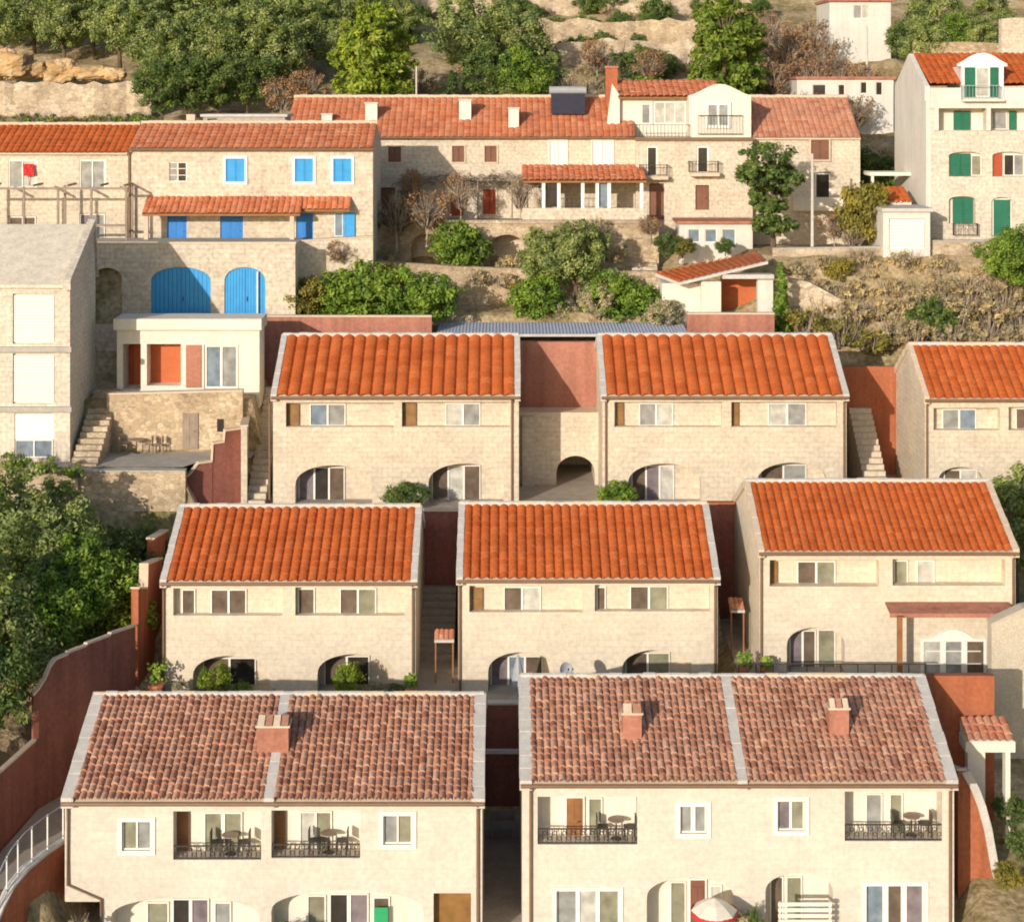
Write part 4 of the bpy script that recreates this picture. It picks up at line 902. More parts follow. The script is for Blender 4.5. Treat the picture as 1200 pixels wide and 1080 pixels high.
door(r, D + .45, 109, 142, 318, 380, 'brown', None)
mb = MB(); mb.box(x0, x1 + .05, D - .06, D + .3, zt + .004, zt + .12, M['mortar_warm']); mb.build('coping', r)
mb = MB(); mb.tube([(X(302, D), D - .08, CZ - 16), (X(302, D), D - .08, Z(318, D))], .05, M['white_paint'], 6); mb.build('downpipe', r)
# blue shuttered house
D = 102.5
WN = [(265, 287, 186, 213), (346, 367, 186, 213), (391, 412, 186, 213), (198, 219, 190, 213)]
h = House('stone_house', 'old stone house with bright blue shutters and a tiled lean-to roof', 'house', D, 152, 437, 174, 300, 3.4, 1.28, 'oldstone', None,
    [op(D, *q, .15) for q in WN] + [op(D, 196, 219, 253, 290, .2), op(D, 258, 285, 252, 290, .2), op(D, 347, 367, 250, 282, .2)], z_base=CZ - 12)
h.roof('tile_red', .40, .06, 0, seed=41, course=.5, step=.02, jit=.5, over=.3, ridge='mortar_warm'); h.gutter((152,))
r = h.root
for q in WN[:3]: shutters(r, D + .08, *q, 'blue_l', surround='blue_surround', sw=.16)
win(r, D + .08, *WN[3], ('p_grey', 'p_dark'), bars=2, surround='surround', sw=.18)
for a, b, c, e in ((196, 219, 253, 289), (258, 285, 252, 289), (347, 367, 250, 282)): door(r, D + .12, a, b, c, e, 'blue', 'blue_surround')
win(r, D - .03, 392, 402, 249, 277, ('p_blue',), frame='blue_surround'); shutters(r, D - .05, 403, 416, 249, 277, 'blue_l', 1)
pm = MB(); ya, za, yb_, zb_ = D - 1.6, Z(251, D - 1.6), D - .02, Z(231, D); xa, xc = X(166, D - 1.6), X(352, D - 1.6)
pm.extr_x([(ya, za - .1), (yb_, zb_ - .1), (yb_, zb_), (ya, za)], xa + .02, xc - .02, M['wood'])
tiles(pm, xa, xc, ya - .05, za + .01, xa, xc, yb_, zb_ + .01, M['tile_red'], .34, .07, .42, .03, 5, random.Random(8)); pm.build('lean_to_roof', r)
pm = MB(); xa, xc = X(352, D - .9) + .02, X(410, D - .9)
ya, za = D - .9, Z(246, D - .9)
pm.extr_x([(ya, za - .1), (yb_, zb_ - .1), (yb_, zb_), (ya, za)], xa + .02, xc - .02, M['wood'])
tiles(pm, xa, xc, ya - .05, za + .01, xa, xc, yb_, zb_ + .01, M['tile_red'], .34, .07, .42, .03, 5, random.Random(9)); pm.build('lean_to_roof', r)
pm = MB()
for px in (171, 342): pm.box(X(px, D - 1.5) - .12, X(px, D - 1.5) + .12, D - 1.5, D - 1.26, CZ - 9.05, Z(250, D - 1.5), M['mortar_warm'])
pm.build('post', r)
wall_thing('rubble_wall', 'pale stone side terrace beneath the last blue door of the blue shuttered house', [W(352, 283, 380, 100.8), W(437, 278, 380, 101.2)], .4, 'oldstone', 'mortar_warm')
# far end stone house with red flower pot
D = 103.4
h = House('stone_house', 'old stone house with grey windows and a red flag, behind the timber pergola', 'house', D, -90, 150, 179, 300, 3.4, 1.45, 'oldstone', None, [op(D, 10, 43, 187, 221, .15), op(D, 93, 124, 187, 222, .15), op(D, 10, 43, 253, 269, .15), op(D, 93, 124, 250, 281, .15)], z_base=CZ - 12)
h.roof('tile_orange', .40, .07, 0, seed=42, course=.5, step=.02, jit=.5, over=.25, ridge='mortar_warm', strips=())
r = h.root
win(r, D + .08, 11, 42, 188, 220, ('p_grey', 'p_light'), surround='surround', sw=.14); win(r, D + .08, 94, 123, 188, 221, ('p_grey', 'p_grey'), surround='surround', sw=.14)
win(r, D + .08, 11, 42, 254, 268, ('p_brown', 'p_brown')); win(r, D + .08, 94, 123, 251, 280, ('p_mauve', 'p_grey'), bars=1)
mb = MB(); x, z = X(34, D), Z(199, D)
for k in range(6):
    for j in range(5):
        f = lambda a, b: (x - .3 + a * .11, D - .2 + .05 * math.sin(a * 1.7 + b), z - .35 + b * .14)
        mb.face([f(k, j), f(k + 1, j), f(k + 1, j + 1), f(k, j + 1)], M['red'])
fl = thing('red_flag', 'red cloth flag hanging from the grey window of the pergola house', 'flag', (x, D - .2, z)); mb.build('cloth', fl)
mb = MB(); mb.tube([(x, D + .05, z - .9), (x, D - .2, z + .4)], .02, M['grey_wood'], 5); mb.build('pole', fl)
D = 100.6
r = thing('pergola', 'weathered timber pergola frame before the stone house with the red flag', 'pergola', (X(90, D), D, CZ - 9))
for px in (-20, 28, 68, 107, 148):
    for y in (D, D + 1.6):
        if y > D and px in (28, 107): continue
        mb = MB(); x = X(px, D); mb.box(x - .06, x + .06, y - .06, y + .06, CZ - 9.1, Z(219, D), M['grey_wood']); mb.build('post', r)
for py in (221, 264):
    mb = MB(); mb.box(X(-40, D), X(150, D), D - .05, D + .05, Z(py + 1.3, D), Z(py - 1.3, D) + .002, M['grey_wood']); mb.build('beam', r)
for px in (-10, 40, 80, 118, 146):
    mb = MB(); mb.box(X(px, D) - .04, X(px, D) + .04, D - .2, D + 1.9, Z(218.5, D), Z(216, D), M['grey_wood']); mb.build('rafter', r)
# low grey roofed outhouse above the blue house
D = 108.0
r = thing('outhouse', 'low concrete outhouse with a flat roof behind the blue shuttered house ridge', 'outhouse', (X(285, D), D, CZ - 9.6)); mb = MB(); mb.box(X(238, D), X(334, D), D, D + 3, CZ - 9.6, Z(137, D), M['concrete']); mb.build('wall', r)
mb = MB(); mb.box(X(235, D), X(337, D), D - .15, D + 3.1, Z(137, D), Z(134, D), M['mortar']); mb.build('roof', r)
mb = MB(); mb.box(X(243, D), X(254, D), D - .04, D - .002, Z(148, D), Z(139, D), M['p_dark']); mb.build('window', r)
mb = MB(); mb.box(X(220, D), X(230, D), D - .5, D, CZ - 9.6, Z(134, D), M['mortar_warm']); mb.build('chimney', r)
# long central house
D = 112.0
h = House('stone_house', 'long old stone house with a row of chimneys and rust red shutters behind bare vines', 'house', D, 425, 745, 160, 280, 4.6, 2.35, 'oldstone', None,
    flat_ops(D, [(455, 470, 172, 190), (530, 544, 171, 190), (568, 582, 171, 190), (644, 664, 165, 193), (694, 718, 165, 193), (445, 463, 220, 268), (528, 543, 222, 253), (566, 581, 222, 251)]), z_base=CZ - 10.5, rec=None)
h.roof('tile_red', .40, .06, 0, seed=43, course=.5, step=.02, jit=.6, over=.3, ridge='tile_old' if 0 else 'mortar_warm', x0=X(335, D)); h.gutter(())
mb = MB(); mb.box(X(338, D), h.x0 - .01, D + .3, h.yb - .2, CZ - 10.5, h.ze - .2, M['oldstone']); mb.build('wall', h.root)
for a, b, c, e in ((428, 442, 120, 144), (538, 552, 116, 143), (596, 608, 126, 152), (377, 389, 133, 147)): h.chimney(a, b, c, e, 'cream', .7, capped=False, base=False)
r = h.root
for q in ((455, 470, 172, 190), (530, 544, 171, 190), (568, 582, 171, 190)): shutters(r, D + .08, *q, 'brown', surround='mortar_warm', sw=.1)
for q in ((644, 664, 165, 193), (694, 718, 165, 193)): shutters(r, D + .08, *q, 'white_roller', surround='surround', sw=.08)
door(r, D + .1, 446, 462, 221, 268, 'brown', None)
for q in ((528, 543, 222, 253), (566, 581, 222, 251)): shutters(r, D + .08, *q, 'redsh', surround='mortar_warm', sw=.1)
D = 109.0                                             # glazed veranda with tiled roof
r = thing('veranda', 'open veranda with an orange tiled roof and white posts before the long stone house', 'veranda', (X(690, D), D, CZ - 9.6))
pm = MB(); xa, xc = X(612, D), X(758, D); ya, za, yb_, zb_ = D, Z(212, D), 111.95, Z(194, 111.9)
pm.extr_x([(ya, za - .12), (yb_, zb_ - .12), (yb_, zb_), (ya, za)], xa + .02, xc - .02, M['wood'])
tiles(pm, xa, xc, ya - .1, za + .01, xa, xc, yb_, zb_ + .01, M['tile_red'], .36, .07, .45, .03, 5, random.Random(18)); pm.build('roof', r)
for px in (637, 655, 683, 700, 714, 752):
    mb = MB(); x = X(px, D); mb.box(x - .1, x + .1, D + .1, D + .3, CZ - 9.6, za - .13, M['white_paint']); mb.build('post', r)
mb = MB(); mb.box(X(612, D), X(758, D), D + .05, D + .35, CZ - 11.2, Z(244, D), M['oldstone']); mb.build('base_wall', r)
for a_, b_2, m_2 in ((640, 655, 'p_dark'), (700, 714, 'p_blue')):
    mb = MB(); mb.box(X(a_, D), X(b_2, D), D + .32, D + .36, Z(243, D), Z(216, D), M[m_2]); mb.build('pane', r)
railing(r, D + .2, 655, 700, 232, 243, curls=False, step=.25)
D = 110.2
r = thing('vine_pergola', 'bare brown vine pergola in front of the rust red shutters', 'pergola', (X(555, D), D, CZ - 9.6))
mb = MB(); rr = random.Random(6)
for k in range(5): mb.tube([(X(470, D), D + k * .4, Z(212, D)), (X(640, D), D + k * .4, Z(211, D))], .035, M['grey_wood'], 5)
mb.build('beam', r)
for px in (472, 520, 560, 600, 636):
    mb = MB(); mb.tube([(X(px, D), D, CZ - 10), (X(px, D), D, Z(211, D))], .05, M['grey_wood'], 5); mb.build('post', r)
mb = MB()
for k in range(420):
    x, y, z = rr.uniform(X(468, D), X(642, D)), D + rr.uniform(-.3, 1.8), Z(210, D) + rr.uniform(-.25, .25)
    q = [(x, y, z)]
    for _ in range(3): q.append((q[-1][0] + rr.uniform(-.35, .35), q[-1][1] + rr.uniform(-.2, .2), q[-1][2] + rr.uniform(-.28, .18)))
    mb.tube(q, .022, M['pale_bark'] if rr.random() < .5 else M['bark'], 4, .01)
mb.build('vines', r)
r = thing('solar_heater', 'dark solar water heater with its tank on the long red roof', 'solar heater', (0, 0, 0)); r.location = (X(665, 114.5), 114.5, Z(135, 114.5)); WP[r.name] = Vector(r.location)
y = 114.0; mb = MB(); x0, x1 = X(646, y), X(686, y); mb.extr_x([(y, Z(133, y)), (y + 1.0, Z(108, y + 1)), (y + 1.08, Z(109, y + 1)), (y + .08, Z(134.5, y))], x0, x1, M['solar']); mb.build('panel', r)
mb = MB(); mb.tube([(x0 - .1, y + 1.1, Z(106, y + 1)), (x1 + .1, y + 1.1, Z(106, y + 1))], .26, M['grey'], 12); mb.build('tank', r)
mb = MB()
for x in (x0 + .1, x1 - .1): mb.tube([(x, y + 1.1, Z(106, y)), (x, y + 1.2, Z(136, y) + .2)], .03, M['dark_metal'], 5)
mb.build('stand', r)
r = thing('antenna_pole', 'thin pale antenna pole rising from the ridge of the long stone house', 'antenna', (X(488, 116.6), 116.6, h.zr)); mb = MB(); mb.tube([(X(488, 116.6), 116.6, h.zr - .1), (X(488, 116.6), 116.6, Z(78, 116.6))], .06, M['mortar'], 6); mb.build('mast', r)
mb = MB(); z = Z(84, 116.6)
for k in range(4): mb.tube([(X(488, 116.6) - .35, 116.6, z - k * .12), (X(488, 116.6) + .35, 116.6, z - k * .12)], .015, M['dark_metal'], 4)
mb.build('aerial', r)
# two storey house with a curved gable and terrace
D = 111.4
h = House('stone_house', 'cream village house with a curved white dormer gable and roof terrace', 'house', D, 745, 882, 163, 285, 4.2, .01, 'oldstone', None, flat_ops(D, [(757, 771, 171, 207), (816, 831, 171, 203), (761, 778, 215, 258), (815, 831, 217, 246)]), z_base=CZ - 10.5, rec=None)
r = h.root
win(r, D + .1, 757, 771, 171, 207, ('p_dark',), fw=.12, name='glass_door'); win(r, D + .1, 816, 831, 171, 203, ('p_dark',), fw=.12, name='glass_door'); door(r, D + .12, 762, 777, 216, 258, 'brown', None); door(r, D + .12, 816, 830, 218, 246, 'brown', None)
for a, b, c in ((750, 782, 206), (808, 842, 202)):
    mb = MB(); mb.box(X(a, D), X(b, D), D - .75, D - .003, Z(c + 4, D), Z(c, D), M['mortar_warm']); o = mb.build('balcony', r); railing(o, D - .7, a, b, c - 13, c, curls=False, step=.2, sides=.6)
mb = MB(); mb.box(h.x0 - .05, h.x1 + .05, D - .18, D - .004, Z(165, D), Z(161, D), M['brown_metal']); mb.build('eaves', r)
# upper storey set back: terrace room + dormer gable
Du = 113.6; mb = MB(); zf = Z(163, D)
facade(mb, Du, X(726, Du), X(812, Du), zf, Z(113, Du), [op(Du, 751, 763, 121, 146, .12), op(Du, 765, 805, 118, 146, .12)], M['cream'], M['cream'])
xL, xR = X(726, Du), X(812, Du)
for x in (xL, xR): mb.face([(x, Du, zf), (x, 119.8, zf), (x, 119.8, Z(113, Du)), (x, Du, Z(113, Du))], M['cream'])
mb.build('upper_wall', r)
win(r, Du + .06, 751, 763, 121, 146, ('p_grey',), fw=.1, name='glass_door'); win(r, Du + .06, 766, 804, 119, 146, ('p_light', 'p_light', 'p_light'), fw=.1)
pm = MB(); ya, za, yb_, zb_ = Du - .5, Z(114, Du - .5), Du + 3.2, Z(95, Du + 3.2)
pm.extr_x([(ya, za - .1), (yb_, zb_ - .1), (119.9, zb_ - 1.2), (119.9, zb_ - 1.1), (yb_, zb_), (ya, za)], xL - .1, X(846, Du), M['wood'])
tiles(pm, xL - .15, X(846, Du), ya - .05, za + .02, xL - .15, X(846, Du), yb_, zb_ + .02, M['tile_red'], .42, .08, .48, .03, 5, random.Random(28)); pm.build('upper_roof', r)
mb = MB(); mb.box(X(712, Du), X(726, Du), Du + 2, Du + 2.8, zf, Z(80, Du + 2), M['terracotta_red']); o = mb.build('chimney', r); mb = MB(); mb.box(X(711, Du), X(727, Du), Du + 1.9, Du + 2.9, Z(80, Du + 2), Z(77.5, Du + 2), M['terracotta']); mb.build('chimney_cap', o)
mb = MB(); mb.face([(X(704, 118), 113.2, zf), (xL - .01, 113.2, zf), (xL - .01, 113.2, Z(112, 113)), (X(712, 118), 113.2, Z(98, 113))], M['cream']); mb.build('gable_wall', r)
railing(r, D + .12, 737, 808, 146, 161, curls=False, step=.22); 
mb = MB(); xa, xc, zt = X(808, D), X(881, D), Z(112, D); cx = (xa + xc) / 2
prof = [(xa, zf), (xa, zt)]
for k in range(1, 12):
    t = k / 12; prof.append((xa + (xc - xa) * t, zt + .72 * (math.sin(math.pi * t) ** 1.6)))
prof += [(xc, zt), (xc, zf)]
Dd = D + .3
mb.extr_y(prof[::-1], Dd, Dd + .3, M['cream']); mb.box(xa + .05, xc - .05, Dd + .31, 119.5, zf, zt - .02, M['cream']); mb.build('dormer', r)
win(r, Dd - .07, 828, 855, 121, 149, ('p_grey', 'p_grey'), fw=.12, mull=.14, name='dormer_window', surround='frame', sw=.08); railing(r, D + .1, 818, 870, 135, 158, curls=False, step=.2)
# lower wing with salmon roof
D = 112.0
h = House('stone_house', 'plain stone house with a salmon tiled roof beside the cloud pruned tree', 'house', D, 882, 1008, 161, 290, 4.4, 2.4, 'oldstone', None, flat_ops(D, [(950, 971, 163, 186), (955, 973, 202, 234)]), z_base=CZ - 10.8, rec=None)
h.roof('tile_old', .38, .06, .0, seed=44, course=.45, step=.02, jit=.6, over=.25, ridge='mortar_warm'); r = h.root
shutters(r, D - .02, 950, 971, 164, 187, 'brown', surround='mortar_warm', sw=.1); win(r, D + .1, 955, 973, 203, 234, ('p_dark',), fw=.08, name='glass_door')
mb = MB(); mb.box(X(930, D), X(988, D), D - .9, D - .003, Z(246, D), Z(231, D), M['cream']); mb.build('balcony', r)
# white veranda building low
D = 108.4
r = thing('sunroom', 'low white sunroom with three windows below the curved gable house', 'sunroom', (X(840, D), D, CZ - 11)); mb = MB()
facade(mb, D, X(796, D), X(882, D), CZ - 12, Z(262, D), flat_ops(D, [(806, 820, 268, 284), (826, 840, 268, 284), (846, 862, 268, 290)], .15), M['white'], M['white']); mb.face([(X(796, D), D, CZ - 12), (X(796, D), 111, CZ - 12), (X(796, D), 111, Z(262, D)), (X(796, D), D, Z(262, D))], M['white'])
mb.build('wall', r)
for q in ((806, 820, 268, 284), (826, 840, 268, 284), (846, 862, 268, 290)): win(r, D + .08, *q, ('p_blue',))
mb = MB(); mb.box(X(793, D), X(886, D), D - .25, 111.2, Z(262, D), Z(259, D), M['terracotta']); mb.build('roof', r)
# open red tiled porch hut
D = 100.2
r = thing('porch_hut', 'open garden porch with a slanting red tiled roof and cream pillars', 'porch', (X(850, D), D, CZ - 13.6))
mb = MB(); mb.box(X(776, 101), X(826, 101), 101, 103.5, CZ - 13.8, Z(332, 101), M['cream']); mb.build('side_wall', r)
mb = MB(); mb.box(X(822, D), X(845, D), D, D + .4, CZ - 13.8, Z(330, D), M['cream']); mb.build('pillar', r)
mb = MB(); mb.box(X(888, D), X(906, D), D, D + .6, CZ - 13.8, Z(323, D), M['white']); mb.build('pillar', r)
mb = MB(); mb.box(X(845, 102.5), X(890, 102.5), 102.5, 102.7, CZ - 13.8, Z(322, 102.5), M['red_wall']); mb.build('back_wall', r)
mb = MB(); mb.box(X(826, D) , X(888, D), D - .03, D + .3, CZ - 13.8, Z(391, D), M['terracotta']); mb.build('counter', r)
pm = MB(); A = [P(796, 331, D - .4), P(900, 306, D - .4), P(888, 295, 101.9), P(768, 320, 101.9)]
ncol = 15; nr = 9; seg = 5
for c in range(ncol * seg):
    for k in range(nr):
        def q(u, v, lo):
            pt = A[0].lerp(A[1], u).lerp(A[3].lerp(A[2], u), v); pt = Vector(pt); pt.z += .09 * abs(math.sin(math.pi * u * ncol)) + (.04 if lo else 0); return pt
        u0, u1, v0, v1 = c / ncol / seg, (c + 1) / ncol / seg, k / nr, (k + 1) / nr
        pm.face([q(u0, v0, 1), q(u1, v0, 1), q(u1, v1, 0), q(u0, v1, 0)], M['tile_orange'], [(c // seg + .5, k + .5)] * 4)
pm.build('roof', r)
mb = MB(); dn = Vector((0, 0, .16)); mb.extr([A[0] - dn, A[1] - dn, A[2] - dn, A[3] - dn], [v - Vector((0, 0, .02)) for v in A], M['mortar']); mb.build('eaves', r)
mb = MB(); mb.box(X(846, D), X(906, D), D - .35, D + .5, Z(326, D), Z(321, D), M['mortar']); mb.build('beam', r)
# green shuttered tower house
D = 107.0
r = thing('apartment_house', 'tall white and stone apartment house with green shutters and a curved roof dormer', 'house', (X(1150, D), D + 4, CZ - 9.9))
mb = MB(); x0, x1 = X(1091, D), X(1262, D)
O = [op(D, 1112, 1151, 178, 207, .3, 5), op(D, 1163, 1201, 178, 207, .3, 5), op(D, 1112, 1143, 230, 262, .3, 5), op(D, 1162, 1186, 231, 277, .3, 7), op(D, 1100, 1156, 127, 153, .9), op(D, 1160, 1215, 127, 153, .9)]
facade(mb, D, x0, x1, CZ - 10.5, Z(120, D), O, M['greystone'], M['cream'])
mb.build('wall', r)
mb = MB(); zr, ze = Z(63, D + 4.6), Z(101, D + .3); yb = D + 8.6
mb.extr_x([(D + .002, CZ - 10.5), (yb, CZ - 10.5), (yb, ze), (D + 4.6, zr), (D + .3, ze), (D + .3, Z(118, D)), (D + .002, Z(118, D))], x0 - .3, x0 - .002, M['white']); mb.build('side_wall', r)
mb = MB(); mb.box(x0 - .1, x1, D - .12, D - .003, Z(127, D), Z(118, D), M['white']); 
for px in (1097, 1158): mb.box(X(px - 2.5, D), X(px + 2.5, D), D - .12, D - .003, Z(153, D), Z(127, D) - .002, M['white'])
mb.box(x0, x1, D + .1, D + .3, Z(118, D), Z(103, D), M['white']); mb.build('trim', r)
mb = MB(); tiles(mb, x0, x1, D + .1, ze + .1, x0, x1, D + 4.6, zr, M['tile_orange'], .4, .08, .45, .03, 5, random.Random(77)); mb.face([(x0, D + .3, ze), (x1, D + .3, ze), (x1, yb, ze), (x0, yb, ze)], M['white']); tiles(mb, x1, x0, yb + .1, ze + .1, x1, x0, D + 4.6, zr, M['tile_orange'], .5, .08, .9, .03, 4, random.Random(78)); mb.build('roof', r)
mb = MB(); xa, xc = X(1127, D), X(1176, D); zt = Z(78, D); zz = Z(116, D); prof = [(xa, zz), (xa, zt)]
prof += [(xa - .22, zt), (xa - .22, zt + .16)] + [(xa - .1 + (xc - xa + .2) * k / 10, zt + .16 + .66 * math.sin(math.pi * k / 10)) for k in range(1, 10)] + [(xc + .22, zt + .16), (xc + .22, zt), (xc, zt), (xc, zz)]
mb.extr_y(prof[::-1], D - .02, D + .35, M['white_paint']); mb.box(xa + .03, xc - .03, D + .352, D + 3.6, zz, zt - .02, M['white']); mb.build('dormer', r)
win(r, D - .06, 1143, 1160, 79, 114, ('p_light',), fw=.08, name='dormer_window'); shutters(r, D - .04, 1130, 1143, 79, 114, 'green', 1); shutters(r, D - .04, 1160, 1170, 79, 114, 'green', 1)
railing(r, D - .5, 1128, 1172, 100, 116, mat='grey', curls=False, step=.2, sides=.45)
mb = MB(); mb.box(X(1126, D), X(1174, D), D - .55, D - .13, Z(119, D), Z(116, D), M['white']); mb.build('balcony', r)
d = D + .82
shutters(r, d, 1117, 1137, 130, 152, 'green'); win(r, d, 1162, 1180, 130, 152, ('p_grey',)); shutters(r, d, 1182, 1191, 130, 152, 'green', 1); shutters(r, d, 1205, 1213, 130, 152, 'green', 1)
d = D + .2
shutters(r, d, 1113, 1137, 180, 206, 'green'); win(r, d, 1138, 1150, 182, 206, ('p_olive',), surround=None); shutters(r, d, 1164, 1174, 180, 206, 'redsh', 1); win(r, d, 1176, 1200, 181, 206, ('p_dark', 'p_grey'))
shutters(r, d, 1116, 1140, 231, 261, 'green', surround=None); door(r, d, 1164, 1184, 234, 276, 'green', 'frame')
railing(r, D - .4, 1118, 1146, 262, 276, curls=True, step=.25, sides=.35)
# upper white houses and ruins
D = 146.0
r = thing('white_house', 'plain white cubic house high on the slope above the bare reddish trees', 'house', (X(1010, D), D, CZ + 1)); mb = MB()
facade(mb, D, X(972, D), X(1044, D), CZ + 1, Z(2, D), [op(D, 1000, 1019, 6, 22, .2)], M['white'], M['white']); 
for x in (X(972, D), X(1044, D)): mb.face([(x, D, CZ + 1), (x, D + 6, CZ + 1), (x, D + 6, Z(2, D)), (x, D, Z(2, D))], M['white'])
mb.build('wall', r); mb = MB(); mb.box(X(970, D), X(1047, D), D - .3, D + 6.2, Z(2, D), Z(-1, D), M['terracotta']); mb.build('roof', r); win(r, D + .1, 1000, 1019, 6, 22, ('p_grey', 'p_light'))
D = 128.0
r = thing('white_house', 'long low white house with small dark windows behind the salmon roofed house', 'house', (X(990, D), D, CZ - 6)); mb = MB()
facade(mb, D, X(934, D), X(1047, D), CZ - 6.5, Z(93, D), [op(D, 952, 968, 99, 114, .2), op(D, 982, 990, 99, 112, .2), op(D, 1008, 1016, 96, 110, .2), op(D, 1026, 1034, 96, 112, .2)], M['white'], M['white'])
for x in (X(934, D), X(1047, D)): mb.face([(x, D, CZ - 6.5), (x, D + 5, CZ - 6.5), (x, D + 5, Z(93, D)), (x, D, Z(93, D))], M['white'])
mb.build('wall', r); mb = MB(); mb.box(X(932, D), X(1050, D), D - .2, D + 5.2, Z(93, D), Z(90, D), M['terracotta']); mb.build('roof', r)
for q in ((952, 968, 99, 114), (982, 990, 99, 112), (1008, 1016, 96, 110), (1026, 1034, 96, 112)): win(r, D + .1, *q, ('p_dark',))
# carport, small tile roofed shed, shelter right of the salmon house
D = 104.5
r = thing('white_garage', 'small white garage with a pale roller door below the apartment house', 'garage', (X(1062, D), D, CZ - 11.8)); mb = MB()
facade(mb, D, X(1035, D), X(1090, D), CZ - 12.6, Z(248, D), [op(D, 1042, 1084, 256, 292, .15)], M['white'], M['white_roller']); mb.face([(X(1035, D), D, CZ - 12.6), (X(1035, D), D + 3, CZ - 12.6), (X(1035, D), D + 3, Z(248, D)), (X(1035, D), D, Z(248, D))], M['white']); mb.build('wall', r)
mb = MB(); mb.box(X(1033, D), X(1093, D), D - .2, D + 3.2, Z(248, D), Z(244, D), M['mortar']); mb.build('roof', r)
mb = MB()
for k in range(8): mb.box(X(1042.5, D), X(1083.5, D), D + .09, D + .12, Z(292, D) + .2 * k, Z(292, D) + .2 * k + .18, M['white_roller'])
mb.build('roller_door', r)
D = 107.6
r = thing('tiled_shed', 'tiny shed with an orange tiled roof above the white garage', 'shed', (X(1050, D), D, CZ - 10)); mb = MB(); mb.box(X(1030, D), X(1068, D), D, D + 2.4, CZ - 10.4, Z(236, D), M['cream']); mb.build('wall', r)
mb = MB(); tiles(mb, X(1028, D), X(1070, D), D - .15, Z(238, D), X(1028, D), X(1070, D), D + 2.6, Z(219, D + 2.6), M['tile_orange'], .36, .07, .4, .03, 5, random.Random(5)); mb.build('roof', r)
D = 111
r = thing('shelter', 'open shelter with a thin flat cream roof between the shrubs and the apartment house', 'shelter', (X(1045, D), D, CZ - 10))
mb = MB(); mb.box(X(1019, D), X(1076, D), D, D + 2, Z(206, D), Z(202, D), M['cream']); mb.build('roof', r)
for px in (1023, 1072):
    mb = MB(); mb.box(X(px, D) - .08, X(px, D) + .08, D + .1, D + .26, CZ - 10.4, Z(206, D), M['cream']); mb.build('post', r)
# poles
def pole(label, px, p0, p1, D, arms=True):
    r = thing('utility_pole', label, 'pole', (X(px, D), D, Z(p1, D))); mb = MB(); mb.tube([(X(px, D), D, Z(p1, D) - .3), (X(px, D), D, Z(p0, D))], .11, M['mortar'], 8, .07); mb.build('pole', r)
    if arms:
        mb = MB(); z = Z(p0, D) - .3; mb.box(X(px, D) - .6, X(px, D) + .6, D - .05, D + .05, z - .05, z + .05, M['grey_wood'])
        for k in (-.5, 0, .5): mb.lathe((X(px, D) + k, D, z + .05), [(.04, 0), (.05, .08), (.02, .14)], M['white_paint'], 6)
        mb.build('crossarm', r)
pole('tall pale utility pole beside the cloud pruned tree', 952, 180, 305, 105.5, False)
pole('slim pale pole among the reddish bare trees before the upper white house', 1016, 30, 95, 136, False)
# retaining banks, arches and terrace walls
D = 107.6
r = thing('arched_retaining_wall', 'old stone retaining wall with two dark cellar arches under the long house', 'retaining wall', (X(545, D), D, CZ - 13)); mb = MB()
facade(mb, D, X(438, D), X(772, D), CZ - 13.6, Z(262, D), [op(D, 482, 517, 274, 309, 1.5, 16), op(D, 574, 614, 275, 310, 1.5, 16)], M['rubble'], M['oldstone'])
mb.face([(X(438, D), D, Z(262, D)), (X(772, D), D, Z(262, D)), (X(772, D), 112, Z(262, D)), (X(438, D), 112, Z(262, D))], M['paving']); mb.build('wall', r)
mb = MB(); mb.box(X(438, D), X(772, D), D - .1, D + .3, Z(262, D) + .004, Z(258, D), M['rubble_pale']); mb.build('coping', r)
wall_thing('terrace_wall', 'ochre rubble garden wall behind the citrus trees', [W(440, 305, 360, 104.4), W(540, 312, 360, 104.2), W(640, 315, 360, 104.4), W(775, 318, 360, 104.6)], .5, 'rubble', None)
stairs('stairs', 'pale winding stone stair on the bank under the veranda', X(742, 106), X(772, 106), 104.6, CZ - 12.8, 109, CZ - 9.8, 15, 'rubble_pale', CZ - 13.5)
wall_thing('terrace_wall', 'long pale road wall below the utility pole and white garage', [W(905, 292, 330, 105.2), W(1035, 290, 330, 105), W(1092, 285, 330, 105.3)], .4, 'rubble_pale', 'concrete')
wall_thing('terrace_wall', 'pale stone wall under the apartment house above the dark green tree', [W(1088, 283, 340, 105.2), W(1260, 283, 340, 105.2)], .4, 'rubble_pale', 'concrete')
wall_thing('terrace_wall', 'dark gapped stone wall beside the slim cypress', [W(922, 325, 420, 101.5), W(948, 330, 420, 101.2), W(985, 350, 420, 101)], .5, 'rubble_pale', None)
wall_thing('terrace_wall', 'sunlit ochre stone wall crossing the dry brush slope', [W(960, 335, 380, 103.5), W(1040, 330, 370, 104), W(1130, 335, 370, 103.6)], .5, 'rubble', None)
rr = random.Random(15)
def terrace(label, px0, px1, py_top, py_bot, D, mat, wob=2.0, n=9):
    pts = []
    for k in range(n):
        px = px0 + (px1 - px0) * k / (n - 1); y = D + rr.uniform(-.12, .12)
        pts.append((X(px, y), y, Z(py_top + rr.uniform(-wob, wob), y), min(Z(py_bot + 6, y), ground(X(px, y), y) - .8)))
    return wall_thing('terrace_wall', label, pts, .6, mat, None)
terrace('long pale dry stone wall on the slope over the pergola house roof', -60, 178, 97, 124, 131, 'rubble_pale', 2.5, 26)
from mathutils import noise as mnoise
